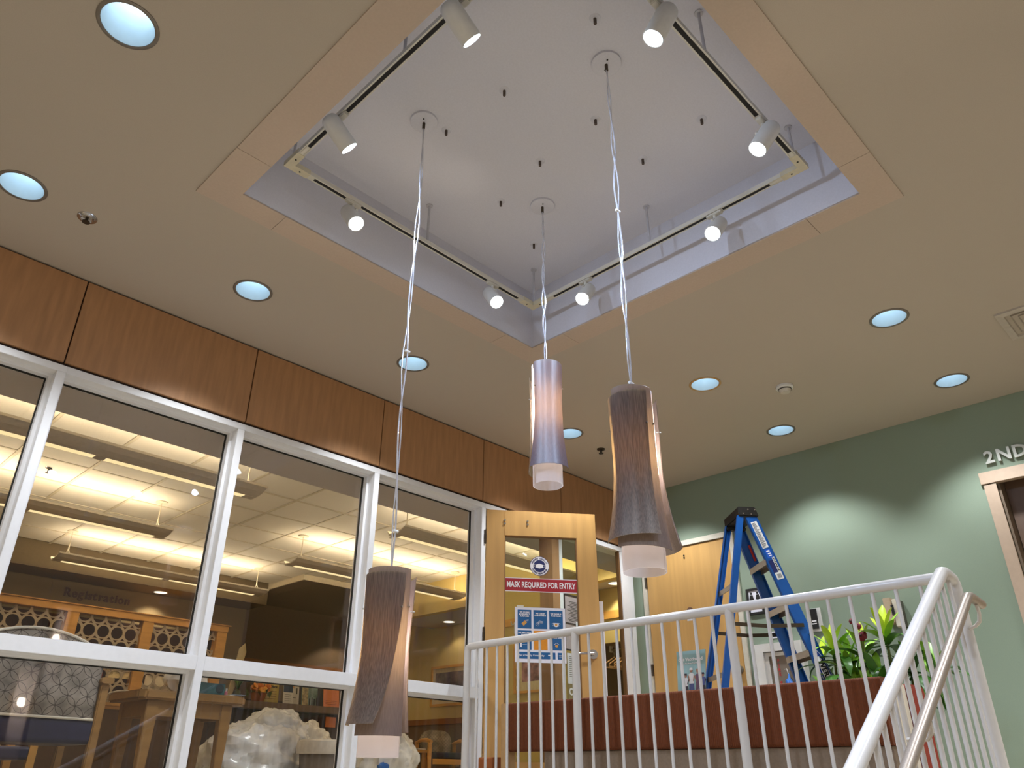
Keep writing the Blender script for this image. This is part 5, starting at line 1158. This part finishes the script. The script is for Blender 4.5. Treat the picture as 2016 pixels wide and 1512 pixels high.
def picture(x, y0, y1, z0, z1, label, fw, mat_w, artm):
    t = T('framed_picture', label, 'picture', (x, (y0 + y1) / 2, z0)); f = MB()
    for a, b, c, d in ((y0, y1, z1 - fw, z1), (y0, y1, z0, z0 + fw), (y0, y0 + fw, z0 + fw, z1 - fw), (y1 - fw, y1, z0 + fw, z1 - fw)): f.box(x - .03, x, a, b, c, d)
    O('frame', f, wood_l, t); O('mat_board', MB().box(x - .012, x - .002, y0 + fw, y1 - fw, z0 + fw, z1 - fw), M('mat_cream', 'd8c8a4', .7), t); m_ = fw + mat_w
    O('print', MB().box(x - .0135, x - .012, y0 + m_, y1 - m_, z0 + m_, z1 - m_), artm, t)
picture(8.0, 8.35, 9.39, .92, 1.485, 'wide framed landscape print on the corridor wall over the armchair', .035, .06, art)
picture(7.15, 6.05, 6.84, .90, 1.52, 'framed pink and purple print seen through the open door glass', .028, .10, M('art_pink', '9a7276', .6, var=.8, scale=9))
ol = T('wall_outlet', 'pale wall outlet near the floor at the right of the armchair', 'outlet', (7.99, 8.75, .1)); O('plate', MB().box(7.982, 7.99, 8.72, 8.80, .13, .25), M('outlet_ivory', 'b8a880', .5), ol); O('socket', MB().box(7.98, 7.982, 8.745, 8.775, .15, .18).box(7.98, 7.982, 8.745, 8.775, .2, .23), M('outlet_dark', '6a5c40', .5), ol)
hk = T('coat_hook', 'white coat hook under the wood strip behind the open door', 'hook', (7.13, 6.80, 1.6)); O('plate', MB().box(7.12, 7.13, 6.80, 6.83, 1.60, 1.74), white_metal, hk); O('peg', MB().tube([(7.125, 6.815, 1.72), (7.07, 6.815, 1.70), (7.05, 6.815, 1.74)], .008, 8), white_metal, hk)

# coat hangers in the closet
rdm = T('closet_rod', 'chrome closet rod carrying the wooden hangers', 'rod', (7.66, 5.2, 1.36)); O('rod', MB().cyl((7.66, 4.62, 1.365), (7.66, 5.76, 1.365), .012, n=10), chrome, rdm); O('bracket', MB().box(7.64, 7.68, 5.74, 5.76, 1.34, 1.42), white_metal, rdm)
HL_ = ['wooden coat hanger hanging widest open toward the viewer', 'wooden coat hanger second from the right in the closet', 'wooden coat hanger in the middle of the closet rod', 'wooden coat hanger pushed against the left ones', 'wooden coat hanger leftmost in the closet']
for i in range(5):
    y = 5.46 + .062 * i; a = (-1.1, .15, .1, .05, -.05)[i]; t = T('coat_hanger', HL_[i], 'hanger', (7.66, y, 1.1), 'coat hangers in the closet')
    ux = Vector((math.cos(a), math.sin(a), 0)); c = Vector((7.66, y, 1.28))
    O('hook', MB().tube([c + Vector((0, 0, 0)), c + Vector((0, 0, .06)), c + Vector((0, 0, .06)) + ux * .018 + Vector((0, 0, .022)), c + Vector((0, 0, .105)), c + Vector((0, 0, .09)) - ux * .018], .003, 6), chrome, t)
    O('hanger_frame', MB().tube([c, c - ux * .2 + Vector((0, 0, -.10)), c - ux * .2 + Vector((0, 0, -.125)), c + ux * .2 + Vector((0, 0, -.125)), c + ux * .2 + Vector((0, 0, -.10))], .008, 6, closed=True), M('hanger_wood', 'c89a66', .4), t)

# notices in the glazed bay right of the door
gy = YW + .026
nb = T('framed_notice', 'dark framed grey notice in the glazed bay seen past the door edge', 'notice', (5.42, gy, .95))
O('sheet', MB().box(5.225, 5.60, gy - .004, gy, .985, 1.445), M('notice_grey', 'b0a0a2', .6), nb); f_ = MB()
for a, b, c, d in ((5.215, 5.61, 1.440, 1.452), (5.215, 5.61, .975, .987), (5.215, 5.225, .987, 1.44), (5.60, 5.61, .987, 1.44), (5.225, 5.60, 1.200, 1.208)): f_.box(a, b, gy - .008, gy, c, d)
O('frame', f_, M('notice_black', '2a2024', .5), nb); mb = MB(); rnd = random.Random(9)
for k in range(14): w = rnd.uniform(.07, .12); mb.box(5.37 - w, 5.37 + w, gy - .0048, gy - .004, 1.39 - .0128 * k, 1.395 - .0128 * k)
O('print', mb, dark_ink, nb); O('taped_card', MB().box(5.36, 5.45, gy - .012, gy - .009, 1.165, 1.225), paper, nb)
nb = T('paper_notice', 'white printed notice sheet low in the glazed bay beside the door jamb', 'notice', (5.36, gy, .70))
O('sheet', MB().box(5.24, 5.50, gy - .003, gy, .71, .955), paper, nb); mb = MB()
for k in range(11): mb.box(5.262, 5.47, gy - .0038, gy - .003, .925 - .016 * k, .931 - .016 * k)
O('print', mb, M('print_grey', '8a8684', .7), nb)
nb = T('letter_plate', 'olive plate with white OL letters at the bottom of the glazed bay', 'sign', (5.36, gy, .60)); O('plate', MB().box(5.24, 5.60, gy - .003, gy, .58, .706), M('plate_olive', '8a7850', .6), nb)
t_ = MB(); text(t_, 'OL', (5.30, gy - .0035, .645), (1, 0, 0), (0, 0, 1), .078, bold=.003); O('lettering', t_, white_ink, nb)
